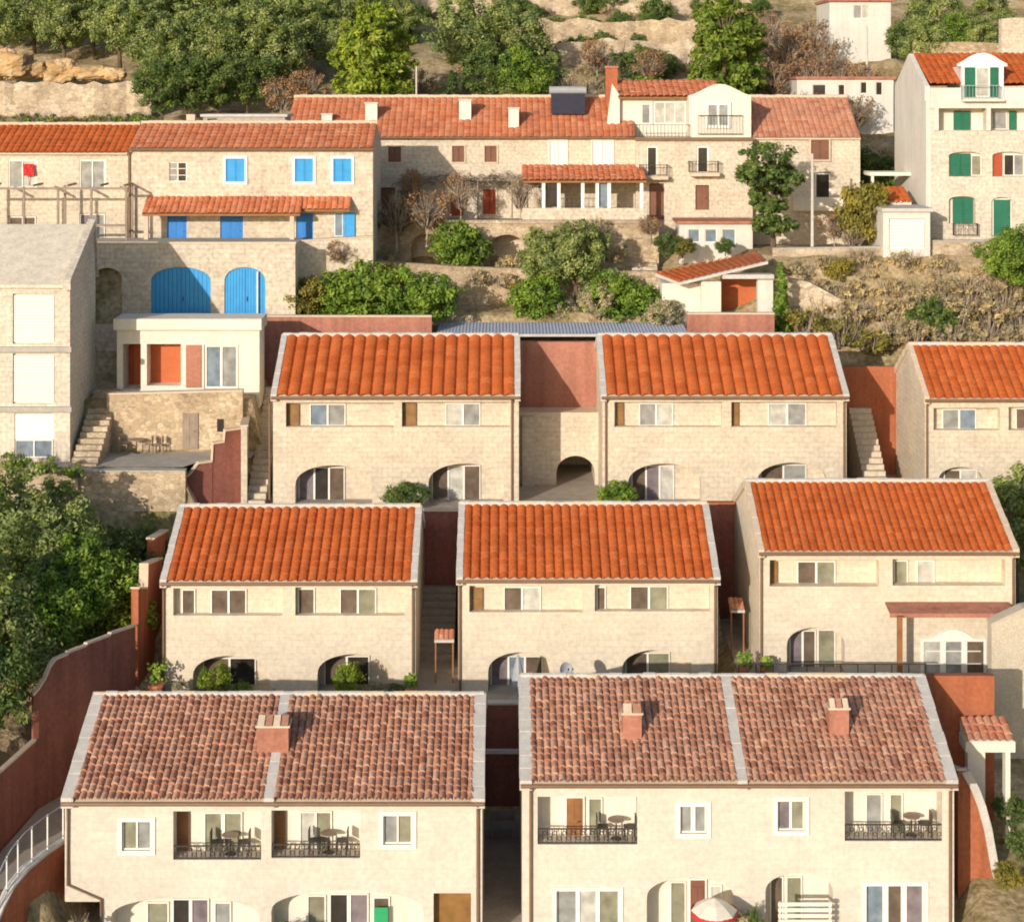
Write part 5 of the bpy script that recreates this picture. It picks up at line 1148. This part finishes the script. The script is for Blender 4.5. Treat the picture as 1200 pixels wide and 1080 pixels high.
def rock(label, px, py, D, rx, ry, rz, seed, mat='rock'):
    c = P(px, py, D); r = MB(); n, m = 36, 20; of = Vector((seed * 7.3, seed * 3.1, 0))
    def pt(i, j):
        a, e = 6.2832 * (i % n) / n, math.pi * j / m - 1.5708; d = Vector((math.cos(a) * math.cos(e), math.sin(a) * math.cos(e), math.sin(e)))
        q = max(abs(d.x), abs(d.y), abs(d.z)); d2 = d * (.55 + .45 / q)          # blocky, split faces
        k = 1 + .28 * mnoise.noise(d * 1.7 + of) + .16 * (abs(mnoise.noise(d * 4.5 + of)) - .2) + .07 * mnoise.noise(d * 11 + of)
        return c + Vector((d2.x * rx, d2.y * ry, d2.z * rz)) * k
    for i in range(n):
        for j in range(m): r.face([pt(i, j), pt(i + 1, j), pt(i + 1, j + 1), pt(i, j + 1)], M[mat])
    tag(r.build('boulder', None, c), label, 'rock', None, 'thing')
rock('big ochre boulder at the picture edge above the long pale wall', 8, 76, 137, 2.0, 1.2, 1.1, 1); rock('ochre boulder next to the big one above the long pale wall', 40, 82, 137.5, 1.1, .9, .7, 2)
rock('ochre boulder under the olive trees by the reddish bush', 72, 84, 137, 1.3, .9, .9, 3); rock('low tan boulder at the end of the long pale wall', 108, 86, 137, 1.5, .9, .6, 4); rock('small ochre boulder between the olive trunks', 135, 88, 136.5, .8, .7, .5, 5)
terrace('high tan stone terrace wall near the top edge over the dark shrub', 430, 880, -2, 14, 164, 'rubble_pale', 4, 30)
terrace('tan stone terrace wall above the pine with layered boughs', 600, 840, 24, 40, 152, 'rubble', 4, 26)
terrace('lower tan stone terrace wall behind the pine with layered boughs', 640, 850, 48, 62, 145, 'rubble_pale', 4, 24)
terrace('grey stone wall corner beside the dark bushes at the upper picture edge', 1172, 1260, 22, 62, 135, 'oldstone', 1.5, 6)
terrace('ochre stone bank behind the apartment house roof', 1070, 1250, 50, 70, 140, 'rubble', 2, 8)
# ---------------------------------------------------------------- trees, shrubs and brush
def leaf_cloud(mb, c, rx, ry, rz, ncl, nl, ls, mat, rnd, inner=.45, clr=.34, flat=1.0, box=False):
    c = Vector(c); m = M[mat]; avg = (rx + ry + rz) / 3
    for k in range(ncl):
        while True:
            v = Vector((rnd.uniform(-1, 1), rnd.uniform(-1, 1), rnd.uniform(-1, 1)))
            if .05 < v.length <= 1: break
        if not box: v = v.normalized() * (inner + (1 - inner) * rnd.random() ** .6)
        cc = c + Vector((v.x * rx, v.y * ry, v.z * rz)); tone = rnd.random() * .5; cr = avg * clr * rnd.uniform(.6, 1.25)
        for _ in range(nl):
            d = Vector((rnd.gauss(0, 1), rnd.gauss(0, 1), rnd.gauss(0, 1))); d.normalize()
            p = cc + Vector((d.x, d.y, d.z * .8 * flat)) * cr * rnd.uniform(.35, 1.05)
            n = (d + Vector((0, 0, .35)) + Vector((rnd.gauss(0, .55), rnd.gauss(0, .55), rnd.gauss(0, .55)))).normalized()
            u = n.cross(Vector((rnd.gauss(0, 1), rnd.gauss(0, 1), rnd.gauss(0, 1)))); u = u.normalized() if u.length > 1e-3 else Vector((1, 0, 0)); w = n.cross(u)
            L = ls * rnd.uniform(.7, 1.35); b = L * .5
            mb.face([p - u * L, p - w * b * .8 - u * L * .1, p + u * L, p + w * b], m, [(min(.99, tone + rnd.random() * .5), 0)] * 4)
def trunk_mb(c, h, r, spread, rnd, nl=6, mat='bark', lean=0):
    mb = MB(); c = Vector(c); top = c + Vector((lean, 0, h)); mid = c + Vector((lean * .4 + rnd.uniform(-.1, .1), rnd.uniform(-.1, .1), h * .5))
    mb.tube([c - Vector((0, 0, .3)), c + Vector((0, 0, h * .15)), mid, top], r, M[mat], 7, r * .45)
    for k in range(nl):
        a = 6.28 * k / nl + rnd.uniform(-.3, .3); s = mid.lerp(top, rnd.uniform(0, .9)); e = s + Vector((math.cos(a) * spread * rnd.uniform(.5, .9), math.sin(a) * spread * rnd.uniform(.5, .9), h * rnd.uniform(.25, .7)))
        mb.tube([s, s.lerp(e, .5) + Vector((0, 0, h * .06)), e], r * .42, M[mat], 5, r * .1)
    return mb
PROTO = {}
def proto(key, name, cat, loc, label, fn):
    r = thing(name, label, cat, loc); tr, cr = fn(loc); 
    if tr: tr.build('trunk', r)
    cr.build('crown' if tr else 'foliage', r); PROTO[key] = r; return r
def olive(loc, seed=1, mat='l_olive', ls=.095, nc=85, nl=110):
    rnd = random.Random(seed); x, y, z = loc; t = trunk_mb(loc, 2.0, .2, 1.2, rnd); c = MB()
    leaf_cloud(c, (x, y, z + 3.0), 2.1, 2.1, 1.75, nc, nl, ls, mat, rnd, clr=.27); leaf_cloud(c, (x + .5, y - .3, z + 4.2), 1.2, 1.2, 1.0, nc // 4, nl, ls, mat, rnd)
    return t, c
def bushy(loc, seed=2, mat='l_green', ls=.10, nc=75, nl=75, w=1.5, h=1.15):
    rnd = random.Random(seed); x, y, z = loc; t = trunk_mb(loc, h * .9, .1, w * .5, rnd, 5); c = MB()
    leaf_cloud(c, (x, y, z + h * 1.1), w, w, h, nc, nl, ls, mat, rnd, clr=.3); return t, c
def poplar(loc, seed=3, mat='l_bright', ls=.15, nc=130, nl=85):
    rnd = random.Random(seed); x, y, z = loc; t = trunk_mb(loc, 5.2, .18, .9, rnd, 9); c = MB()
    for k in range(7):
        f = k / 6; w = 1.75 * (1 - .42 * f ** 1.5) * (.8 if k == 0 else 1)
        leaf_cloud(c, (x + rnd.uniform(-.3, .3), y + rnd.uniform(-.3, .3), z + 1.3 + 5.9 * f), w, w, 1.1, nc // 7, nl, ls, mat, rnd, clr=.36)
    return t, c
def cypress(loc, seed=4, mat='l_green', h=3.4, w=.5, ls=.1):
    rnd = random.Random(seed); x, y, z = loc; t = trunk_mb(loc, h * .6, .07, .1, rnd, 2); c = MB()
    for k in range(9):
        f = k / 8; ww = w * (1 - .75 * f ** 1.6); leaf_cloud(c, (x, y, z + .3 + (h - .4) * f), ww, ww, h * .1, 9, 40, ls, mat, rnd, clr=.5)
    return t, c
def bare(loc, seed=5, mat='l_red', leaves=26, h=4.5, w=2.0):
    rnd = random.Random(seed); x, y, z = loc; t = trunk_mb(loc, h * .45, .13, w * .5, rnd, 5, 'pale_bark'); c = MB()
    for k in range(150):
        a = rnd.uniform(0, 6.28); q = w * rnd.random() ** .5; s = Vector((x + math.cos(a) * q * .3, y + math.sin(a) * q * .3, z + h * rnd.uniform(.25, .55)))
        e = Vector((x + math.cos(a) * q, y + math.sin(a) * q, z + h * (1 - .35 * (q / w) ** 2) * rnd.uniform(.7, 1.0)))
        mm = s.lerp(e, .5) + Vector((rnd.uniform(-.2, .2), rnd.uniform(-.2, .2), rnd.uniform(-.1, .2)))
        c.tube([s, mm, e], .035, M['pale_bark'] if rnd.random() < .6 else M['bark'], 4, .008)
    if leaves: leaf_cloud(c, (x, y, z + h * .62), w, w, h * .36, leaves, 34, .12, mat, rnd, clr=.3)
    return t, c
def brush(loc, seed=6, mat='l_dry', w=1.2, h=.8, nc=30, nl=34, ls=.11, twigs=70, tm='pale_bark'):
    rnd = random.Random(seed); x, y, z = loc; c = MB()
    for k in range(twigs):
        a = rnd.uniform(0, 6.28); q = w * rnd.random() ** .6; s = Vector((x + math.cos(a) * q * .5, y + math.sin(a) * q * .5, z - .1)); e = Vector((x + math.cos(a) * q, y + math.sin(a) * q, z + h * rnd.uniform(.6, 1.5)))
        c.tube([s, s.lerp(e, .55) + Vector((rnd.uniform(-.12, .12), rnd.uniform(-.12, .12), .06)), e], .02, M[tm] if rnd.random() < .65 else M['bark'], 3, .006)
    if nc: leaf_cloud(c, (x, y, z + h * .55), w, w, h * .6, nc, nl, ls, mat, rnd, clr=.3)
    return None, c
def pine(loc, seed=7):
    rnd = random.Random(seed); x, y, z = loc; t = trunk_mb(loc, 4.6, .16, .8, rnd, 8); c = MB()
    for dx, dz, w in ((-.9, 1.5, 1.0), (.9, 1.9, 1.1), (-.7, 2.8, 1.0), (.6, 3.4, .9), (-.3, 4.2, .8), (.1, 5.0, .55), (1.4, 2.9, .6)):
        leaf_cloud(c, (x + dx, y + rnd.uniform(-.5, .5), z + dz), w, w * .9, .32, 16, 45, .12, 'l_dark', rnd, clr=.35, flat=.5)
    return t, c
def cloudtree(loc, seed=8):
    rnd = random.Random(seed); x, y, z = loc; t = trunk_mb(loc, 4.2, .17, 1.0, rnd, 9); c = MB()
    for dx, dz, w, hh in ((-.1, 5.5, 1.5, .9), (-1.2, 4.6, 1.2, .7), (1.2, 4.5, 1.2, .7), (.2, 4.2, 1.4, .7), (-.2, 2.9, 1.1, .5), (.6, 3.3, 1.0, .5), (-.5, 1.8, 1.2, .5), (.9, 1.6, 1.0, .45)):
        leaf_cloud(c, (x + dx, y + rnd.uniform(-.5, .5), z + dz), w, w * .9, hh, 26, 85, .11, 'l_oak', rnd, clr=.3)
    return t, c
M['l_oak'] = leaf_mat('holm_oak_leaves', [(0.056, 0.106, 0.027), (0.100, 0.156, 0.040), (0.163, 0.225, 0.062), (0.237, 0.288, 0.100)])
M['l_fresh'] = leaf_mat('fresh_leaves', [(.08, .14, .02), (.14, .21, .03), (.21, .28, .045), (.30, .34, .08)])
def at(px, D, py=None, dz=0.0): x = X(px, D); return (x, D, (Z(py, D) if py is not None else ground(x, D)) + dz)
OLIVES = []
for sd in (11, 12, 13): OLIVES.append(sd)
def put(key, mk, name, cat, loc, label, sc=1.0, rz=0.0, group=None):
    """first of its kind is built, the rest are copies"""
    if key not in PROTO:
        r = proto(key, name, cat, loc, label, mk)
        r.rotation_euler = (0, 0, rz); r.scale = sc if isinstance(sc, tuple) else (sc,) * 3
        if group: r['group'] = group
        return r
    return dup(PROTO[key], loc, label, rz, sc, group)
rr = random.Random(99)
# --- big trees beside the terracotta boundary wall
L = [(14, 71.5, .9, 'olive1', 'olive tree close behind the crest of the curved boundary wall, at its low end'), (85, 75.5, .85, 'green1', 'bright green bushy tree leaning over the highest part of the curved wall'),
     (15, 77, 1.22, 'olive2', 'grey green olive tree at the edge below the white shuttered house'), (70, 78.5, 1.15, 'olive1', 'large olive tree between the boundary wall and the concrete terrace'),
     (150, 80.5, .8, 'dark1', 'dark shaded evergreen beside the end of the shrub-fronted house'), (50, 82.6, 1.05, 'olive3', 'pale topped olive tree directly under the grey mossy wall'),
     (112, 82.4, .72, 'dark2', 'dark evergreen in the corner under the pale low wall'), (172, 83.2, .62, 'dark2', 'brownish dark evergreen against the pale wall by the roof verge'),
     (-18, 68, .9, 'dark2', 'deep shaded tree behind the lowest boundary wall'), (-35, 72, 1.3, 'olive3', 'olive tree half outside the picture behind the boundary wall'),
     (138, 77, 1.1, 'bright1', 'small light green sapling at the meeting of the terracotta walls'), (45, 73.5, .95, 'green1', 'leafy mid green tree in the middle of the grove by the curved wall'),
     (108, 76.8, 1.0, 'green1', 'tall mid green tree beside the light green sapling'), (-10, 80, 1.4, 'olive2', 'olive tree at the edge behind the grey green one')]
MK = {'olive1': lambda l: olive(l, 11), 'olive2': lambda l: olive(l, 12), 'olive3': lambda l: olive(l, 13), 'green1': lambda l: olive(l, 14, 'l_green', .10), 'dark1': lambda l: olive(l, 15, 'l_dark', .1), 'dark2': lambda l: olive(l, 16, 'l_oak', .1),
      'bright1': lambda l: bushy(l, 17, 'l_bright'), 'bush1': lambda l: bushy(l, 18, 'l_green'), 'bush2': lambda l: bushy(l, 19, 'l_flower'), 'bush3': lambda l: bushy(l, 20, 'l_oak'), 'bush4': lambda l: bushy(l, 33, 'l_yellow'),
      'poplar': lambda l: poplar(l, 21), 'poplar_g': lambda l: poplar(l, 22, 'l_fresh'), 'cypress': lambda l: cypress(l, 23), 'cypress_d': lambda l: cypress(l, 24, 'l_dark', 5.2, 1.2, .13),
      'bare1': lambda l: bare(l, 25), 'bare2': lambda l: bare(l, 26, 'l_red', 40), 'bare3': lambda l: bare(l, 27, 'l_dry', 6), 'brush1': lambda l: brush(l, 28), 'brush2': lambda l: brush(l, 29, 'l_yellow'), 'brush3': lambda l: brush(l, 30, 'l_dry', nc=22, twigs=85, h=.95),
      'brush4': lambda l: brush(l, 34, 'l_green', 1.0, .8, 26), 'pine': lambda l: pine(l), 'cloud': lambda l: cloudtree(l), 'flowers': lambda l: brush(l, 35, 'l_flower', .6, .5, 20, 26, .08, 20)}
NAME = {'o': 'olive_tree', 'g': 'leafy_tree', 'd': 'evergreen_tree', 'p': 'poplar_tree', 'c': 'cypress_tree'}
def plant(key, px, D, label, sc=1.0, py=None, name=None, cat='tree', group=None, dz=0.0, rz=None):
    if name is None:
        name = {'olive': 'olive_tree', 'green': 'leafy_tree', 'dark': 'evergreen_tree', 'poplar': 'poplar_tree', 'cypress': 'cypress_tree', 'bare': 'bare_tree', 'pine': 'pine_tree', 'cloud': 'pruned_tree', 'brush': 'brush_clump', 'bush': 'garden_shrub', 'bright': 'young_tree', 'flowers': 'garden_shrub'}[key.split('_')[0].rstrip('0123456789')]
    if name in ('brush_clump',): cat = 'brush'
    if name == 'garden_shrub': cat = 'shrub'
    return put(key, MK[key], name, cat, at(px, D, py, dz), label, sc, rr.uniform(0, 6.28) if rz is None else rz, group)
for px, D, sc, key, lb in L: plant(key, px, D, lb, sc)
for k, (px, D, sc) in enumerate(((15, 85.4, .8), (55, 85.3, .7), (88, 85.2, .6))):
    plant('brush4', px, D, ('green hedge clump at the edge beneath the lowest white shuttered window', 'green hedge clump under the corner of the white shuttered house', 'small green clump at the foot of the long stone steps')[k], sc, 548 + k * 5, 'hedge_clump', 'shrub')
# --- shrubs before the shrub-fronted house and the upper row
for px, D, sc, key, lb in ((252, 74.3, (.5, .4, .55), 'bright1', 'bright climbing shrub in the first arch of the shrub-fronted house'), (283, 74.2, (.3, .3, .26), 'bush1', 'low green shrub at the right foot of the first shrub-filled arch'.replace('right ', '')),
    (212, 74.2, (.25, .25, .3), 'bush2', 'thin flowering shrub at the corner of the shrub-fronted house'), (322, 74.3, (.5, .3, .6), 'flowers', 'low pale flowers between the two shrub-filled arches'), (408, 74.3, (.42, .4, .6), 'bright1', 'bright climbing shrub in the second arch of the shrub-fronted house'),
    (440, 74.3, (.4, .3, .26), 'bush2', 'low flowering shrub under the second shrub-filled arch'), (462, 74.3, (.4, .4, .22), 'bush3', 'dark low shrub near the alley mouth, shrub-fronted house'), (365, 74.2, (.4, .4, .5), 'flowers', 'pale flowers left standing beside the second arch'.replace(' left', ''))):
    plant(key, px, D, lb, sc, dz=.03)
plant('bush3', 478, 86.9, 'round olive green bush between two arches of the first upper row house', (.75, .6, .55)); plant('bush1', 724, 86.9, 'round green bush at the corner of the house by the tunnel arch', (.62, .6, .55))
plant('olive3', 1190, 85, 'olive tree at the picture edge behind the porch house roof', 1.25)
plant('bush3', 1185, 66, 'grey green shrub growing over the coping of the ramp wall', .45, 965); plant('bush4', 1180, 61.5, 'mustard yellow shrub beside the coping of the ramp wall', .35, 1040); plant('bush3', 1205, 62, 'shaded shrub at the edge below the rough beige house', .5, 1010)
plant('bush2', 868, 61.3, 'yellow flowering shrub beside the red clothed table', (.5, .4, .7), 1130); plant('bush3', 335, 61.5, 'dark shrub at the side of the arch with the green chair', (.45, .4, .6), 1130); plant('bush3', 884, 61.4, 'narrow dark shrub on the wall between two front arches', (.22, .22, .7), 1120)
plant('flowers', 90, 61, 'dry flowers in the shaded corner under the overhanging upper floor', .9, 1095)
# --- citrus garden behind the upper row
for px, D, sc, key, lb, py in ((350, 99.6, 1.0, 'bush4', 'yellowish shrub beside the blue garage, first of the garden trees', 372), (388, 100.2, 1.05, 'bush1', 'green citrus tree beside the yellowish shrub', 374), (425, 100.4, 1.3, 'bush1', 'tall rounded citrus tree before the shaded house gap', 374), (468, 99.8, 1.2, 'bush1', 'largest bright citrus tree over the terracotta wall', 376),
    (502, 99.6, 1.15, 'bush1', 'last citrus tree at the end of the terracotta wall', 380), (445, 101.5, .9, 'bush4', 'light yellow green shrub peeking between citrus trees', 350), (538, 105.6, 1.15, 'bush1', 'dense round green bush before the cellar arches', 316), (556, 105.8, .7, 'bush3', 'small dark bush beside the second cellar arch', 308),
    (675, 103.4, 1.0, 'olive2', 'grey green olive tree in the bank garden under the veranda', 356), (640, 103, .8, 'olive1', 'small olive beside the larger one in the bank garden', 350), (628, 102, 1.1, 'bush1', 'green shrub above the blue grey sheeting, first of three', 378), (655, 102.3, .7, 'bush2', 'pale flowering shrub between two green shrubs above the sheeting', 382),
    (720, 102, 1.2, 'bush1', 'broad green shrub above the middle of the blue grey sheeting', 378), (756, 102, .9, 'bush1', 'green shrub next to the open red porch', 380), (778, 100.6, .7, 'bush2', 'pale flowering shrub against the open red porch wall', 386), (700, 101, .7, 'bush2', 'pale flowering clump behind the broad green shrub', 370),
    (735, 108.3, .5, 'bush3', 'dark creeper clump beside the pale winding stair', 300), (800, 106.0, .5, 'bush4', 'yellow green shrub before the white sunroom', 300), (782, 106.0, .55, 'bush3', 'grey green shrub at the foot of the white sunroom', 300), (850, 106.4, .4, 'bush3', 'dark shrub under the sunroom windows', 298)):
    plant(key, px, D, lb, sc, py)
plant('cypress', 915, 99.4, 'slim green cypress beside the open red porch', 1.15, 395)
plant('cloud', 906, 106.2, 'cloud pruned dark green tree before the salmon roofed house', (1.35, 1.2, 1.05), 298)
plant('bush4', 1012, 107.3, 'mustard coloured shrub beside the white garage', (1.1, 1.1, 1.6), 285); plant('bare1', 978, 107, 'reddish bare shrub under the brown shuttered window', .5, 292)
plant('bare2', 500, 106.5, 'bare reddish climber on the stone wall by the rust red shutters', .75, 285); plant('bare3', 465, 106.8, 'tangled bare climber in the shaded gap beside the blue shuttered house', .8, 290); plant('bare2', 400, 100.9, 'bare reddish vine under the last blue door', .45, 320); plant('bare3', 700, 107, 'bare twiggy shrub hanging on the bank under the veranda', .6, 300)
plant('bare3', 1000, 106.6, 'bare grey twig shrub between the pole and the mustard shrub', .55, 305); plant('bare2', 760, 107.2, 'reddish twigs beside the winding stair top', .35, 282)
plant('bare1', 540, 108.9, 'reddish bare vine climbing between the rust red shutters', (.55, .3, .75), 262); plant('bare3', 610, 109.2, 'brown bare vine at the veranda end of the vine pergola', (.5, .3, .75), 262); plant('bare2', 480, 109, 'thick reddish bare vine beside the brown door in shade', (.5, .3, .8), 262)
plant('bare1', 660, 106.4, 'reddish scrub hanging over the garden wall under the veranda', .5, 305); plant('bush3', 425, 106.6, 'dark creeper in the gap beside the blue shuttered house', .7, 280)
# brush slope beside the upper row
k = 0
BR = []
for px, py, D, sc, key in ((945, 385, 99.4, 1.1, 'brush2'), (985, 400, 99.2, 1.2, 'brush2'), (1022, 410, 98.9, 1.1, 'brush2'), (1050, 395, 99.4, 1.0, 'brush1'), (960, 345, 102.6, .9, 'brush1'), (1000, 350, 102.4, 1.0, 'brush1'), (1045, 345, 102.4, .9, 'brush1'), (1080, 372, 100.8, 1.2, 'brush3'), (1120, 380, 100.2, 1.3, 'brush3'),
                           (1160, 385, 100.2, 1.3, 'brush3'), (1195, 388, 100, 1.2, 'brush3'), (1100, 345, 102.4, 1.0, 'brush1'), (1135, 350, 102, 1.1, 'brush3'), (1175, 360, 101.6, 1.2, 'brush3'), (970, 318, 104, .8, 'brush3'), (1010, 312, 104.3, .8, 'brush3'), (1060, 315, 104.2, .9, 'brush3'), (1105, 318, 104, .9, 'brush1'), (1030, 372, 101, 1.0, 'brush1'), (965, 365, 101.2, 1.0, 'brush1'), (1000, 378, 100.4, 1.0, 'brush3'), (1070, 400, 98.8, 1.0, 'brush3'), (1110, 405, 98.6, 1.0, 'brush3'), (1150, 410, 98.5, 1.0, 'brush3'), (1200, 408, 98.5, 1.1, 'brush3')):
    lab = {'brush1': 'straw coloured dry brush on the slope between the road wall and the upper row', 'brush2': 'yellow green brush on the slope just above the tall terracotta wall', 'brush3': 'thin twiggy brush on the slope beside the upper row'}[key]
    gr = {'brush1': 'straw brush on the slope', 'brush2': 'yellow brush on the slope', 'brush3': 'twiggy brush on the slope'}[key]
    plant(key, px, D, lab, sc, py, group=gr)
plant('green1', 1180, 101.3, 'dark green leafy tree under the apartment house wall', .85, 355); plant('dark2', 1206, 102, 'dark evergreen at the picture edge under the apartment house', .8, 350)
for px, py, D, sc, lb in ((1090, 395, 99.6, .9, 'low green scrub bush among the twiggy brush above the terracotta gap'), (985, 330, 103.4, .6, 'small green scrub bush under the pale road wall')):
    plant('bush4' if sc < .75 else 'bush3', px, D, lb, sc, py)
rb = random.Random(77)
for k in range(34):
    px, py = rb.uniform(935, 1205), rb.uniform(318, 412); D = 104.4 - (py - 318) / 94 * 5.6
    plant('brush1', px, D, 'straw coloured dry brush on the slope between the road wall and the upper row', rb.uniform(.6, 1.0), py, group='straw brush on the slope')
# scrub along the bank between garden wall and cellar arches
for px, D, sc, lb in ((700, 141, .8, 'reddish bare bush on the tan terraces under the top edge'), (625, 146, .7, 'bare bush at the edge of the tan terraces by the olive tree'), (760, 138, .8, 'reddish bare bush just over the terrace house shrubs')): plant('bare2', px, D, lb, sc)
for px, py, D, sc, key in ((450, 308, 105.5, .7, 'brush1'), (600, 315, 105.6, .8, 'brush1'), (615, 345, 103.6, .9, 'brush2'), (720, 305, 106, .8, 'brush1'), (595, 335, 103.6, .7, 'brush1'), (690, 315, 105.4, .8, 'brush1'), (560, 330, 103.5, .7, 'brush1')):
    plant(key, px, D, 'dry scrub on the bank beneath the long stone house' if key == 'brush1' else 'yellow scrub on the bank beneath the long stone house', sc, py, group='scrub on the bank' if key == 'brush1' else None)
# --- trees of the upper hillside
GR = 'olive trees massed on the hillside'
lab_o = 'grey green olive tree in the dense grove above the pergola and blue shuttered houses'
for px, D, sc in ((5, 147, 1.1), (40, 149, 1.2), (75, 146, 1.15), (110, 148, 1.2), (140, 145, 1.2), (170, 142, 1.2), (200, 136, 1.2), (230, 139, 1.25), (262, 136, 1.25), (292, 139, 1.3), (322, 136, 1.2), (345, 142, 1.3), (190, 149, 1.2), (235, 150, 1.3), (280, 151, 1.2), (320, 152, 1.3), (375, 148, 1.2), (405, 151, 1.2), (20, 156, 1.2), (60, 158, 1.2), (105, 157, 1.3), (150, 156, 1.3), (360, 156, 1.2), (395, 141, 1.0), (-20, 150, 1.2), (245, 160, 1.3), (300, 162, 1.3), (200, 160, 1.3), (345, 164, 1.3), (440, 160, 1.2), (470, 152, 1.0)):
    plant(('olive1', 'olive2', 'olive3')[rr.randrange(3)], px, D, lab_o, sc * rr.uniform(.92, 1.1), group=GR)
for px, D, sc, lb in ((190, 128.5, 1.05, 'dark green evergreen at the end of the long pale wall'), (222, 129, 1.05, 'dark green evergreen over the concrete outhouse chimney'), (255, 130, 1.0, 'dark green evergreen behind the concrete outhouse'), (290, 131, .95, 'dark green evergreen behind the far end of the outhouse')):
    plant('dark2', px, D, lb, sc)
for px, D, sc, lb in ((330, 130, .8, 'reddish bare bush before the long red roof'), (362, 131, .85, 'tall reddish bare bush above the long red roof'), (75, 140.5, .55, 'reddish bush beside the ochre ledge'), (345, 137, .8, 'brownish bare bush within the olive grove')):
    plant('bare2', px, D, lb, sc)
plant('poplar', 440, 127.5, 'tall yellow green poplar above the long red roof', (1.25, 1.25, 1.28)); plant('poplar', 415, 129.5, 'shorter yellow green poplar beside the tall one', (1.0, 1.0, .95)); plant('poplar', 462, 129.5, 'slender yellow green poplar near the antenna pole', (1.0, 1.0, 1.0))
plant('olive2', 545, 139, 'broad olive tree behind the antenna pole', 1.5); plant('cypress_d', 530, 129.5, 'dark column of a clipped cypress behind the long red roof', (.95, .95, .72)); plant('dark2', 575, 131.5, 'dark green tree behind the chimneys of the long red roof', 1.1); plant('green1', 615, 130.5, 'large round green tree behind the long red roof', 1.05); plant('olive1', 600, 140, 'olive tree above the round green tree', 1.3); plant('bare1', 490, 132, 'reddish bare tree between poplar and clipped cypress', .8); plant('olive3', 640, 134, 'small olive at the edge of the tan terraces', .8)
plant('bare3', 690, 131, 'pale bare tree beside the solar heater', .75); plant('bare3', 668, 132, 'thin pale bare tree behind the solar heater', .8)
plant('pine', 728, 131, 'pine with layered boughs behind the red chimney', .92); plant('bush1', 755, 127.5, 'green shrub behind the terrace house chimney', 1.6, None); plant('bush4', 790, 128, 'olive brown shrub behind the terrace house roof', 1.5); plant('bare1', 805, 129, 'reddish shrub between the shrubs behind the terrace house', .6)
plant('poplar_g', 850, 127.5, 'tall bright green tree behind the curved dormer gable', (1.3, 1.3, 1.3)); plant('poplar_g', 875, 129.5, 'bushy bright green tree beside the reddish bare trees', (1.1, 1.1, 1.0)); plant('poplar_g', 832, 130, 'slender bright green tree at the edge of the tan terraces', (1.0, 1.0, 1.05))
lab_r = 'reddish bare tree in the thicket above the salmon roofed house'
for px, D, sc in ((905, 131, 1.0), (930, 133, 1.1), (955, 132, 1.0), (982, 131.5, .9), (1010, 133, .85), (920, 140, 1.1), (950, 142, 1.1), (900, 145, 1.1), (1030, 131, .7), (965, 137, 1.0), (945, 125.6, .8), (975, 125.6, .72), (1003, 125.8, .75)):
    plant(('bare1', 'bare2')[rr.randrange(2)], px, D, lab_r, sc, group='reddish bare trees in the thicket')
plant('dark1', 912, 126.5, 'black green shaded shrub at the gable of the long white house', .55)
for px, D, sc, key, lb in ((1085, 141, 1.0, 'olive1', 'round olive bush beside the upper white house'), (1110, 142, 1.0, 'green1', 'green bush among the dark bushes behind the apartment house'), (1140, 142, 1.0, 'olive2', 'olive bush next to the grey wall corner'), (1065, 144, .9, 'dark2', 'dark bush touching the upper white house'), (1160, 150, 1.0, 'olive3', 'olive tree over the grey wall corner'), (1100, 150, 1.2, 'olive2', 'olive tree topping the dark bushes'),
    (1020, 119.5, .95, 'dark2', 'dark green tree behind the salmon roof edge'), (1038, 117, .75, 'green1', 'green tree in the gap beside the apartment house'), (1050, 121, .8, 'bare1', 'orange brown bare tree in the gap beside the apartment house'), (1012, 115.5, .6, 'olive1', 'small olive against the side of the salmon roofed house')):
    plant(key, px, D, lb, sc)
rg = random.Random(41)
for k in range(46):
    px = rg.uniform(-20, 182); D = rg.choice((127, 128, 129.3, 129.8, 133.5, 134.5, 135.5)); plant('brush4' if k % 3 else 'brush2', px, D, 'green weeds on the strip of ground by the long pale wall' if k % 3 else 'yellow weeds on the strip of ground by the long pale wall', rg.uniform(.5, .9), group='green weeds by the long pale wall' if k % 3 else 'yellow weeds by the long pale wall')
for k in range(84):
    px = rg.uniform(480, 900); D = rg.uniform(141, 165); plant('brush1' if k % 2 else 'bush3', px, D, 'dry scrub on the tan terraces near the upper picture edge' if k % 2 else 'dark shrub on the tan terraces near the upper picture edge', rg.uniform(.5, 1.0), group='dry scrub on the tan terraces' if k % 2 else 'dark shrubs on the tan terraces')
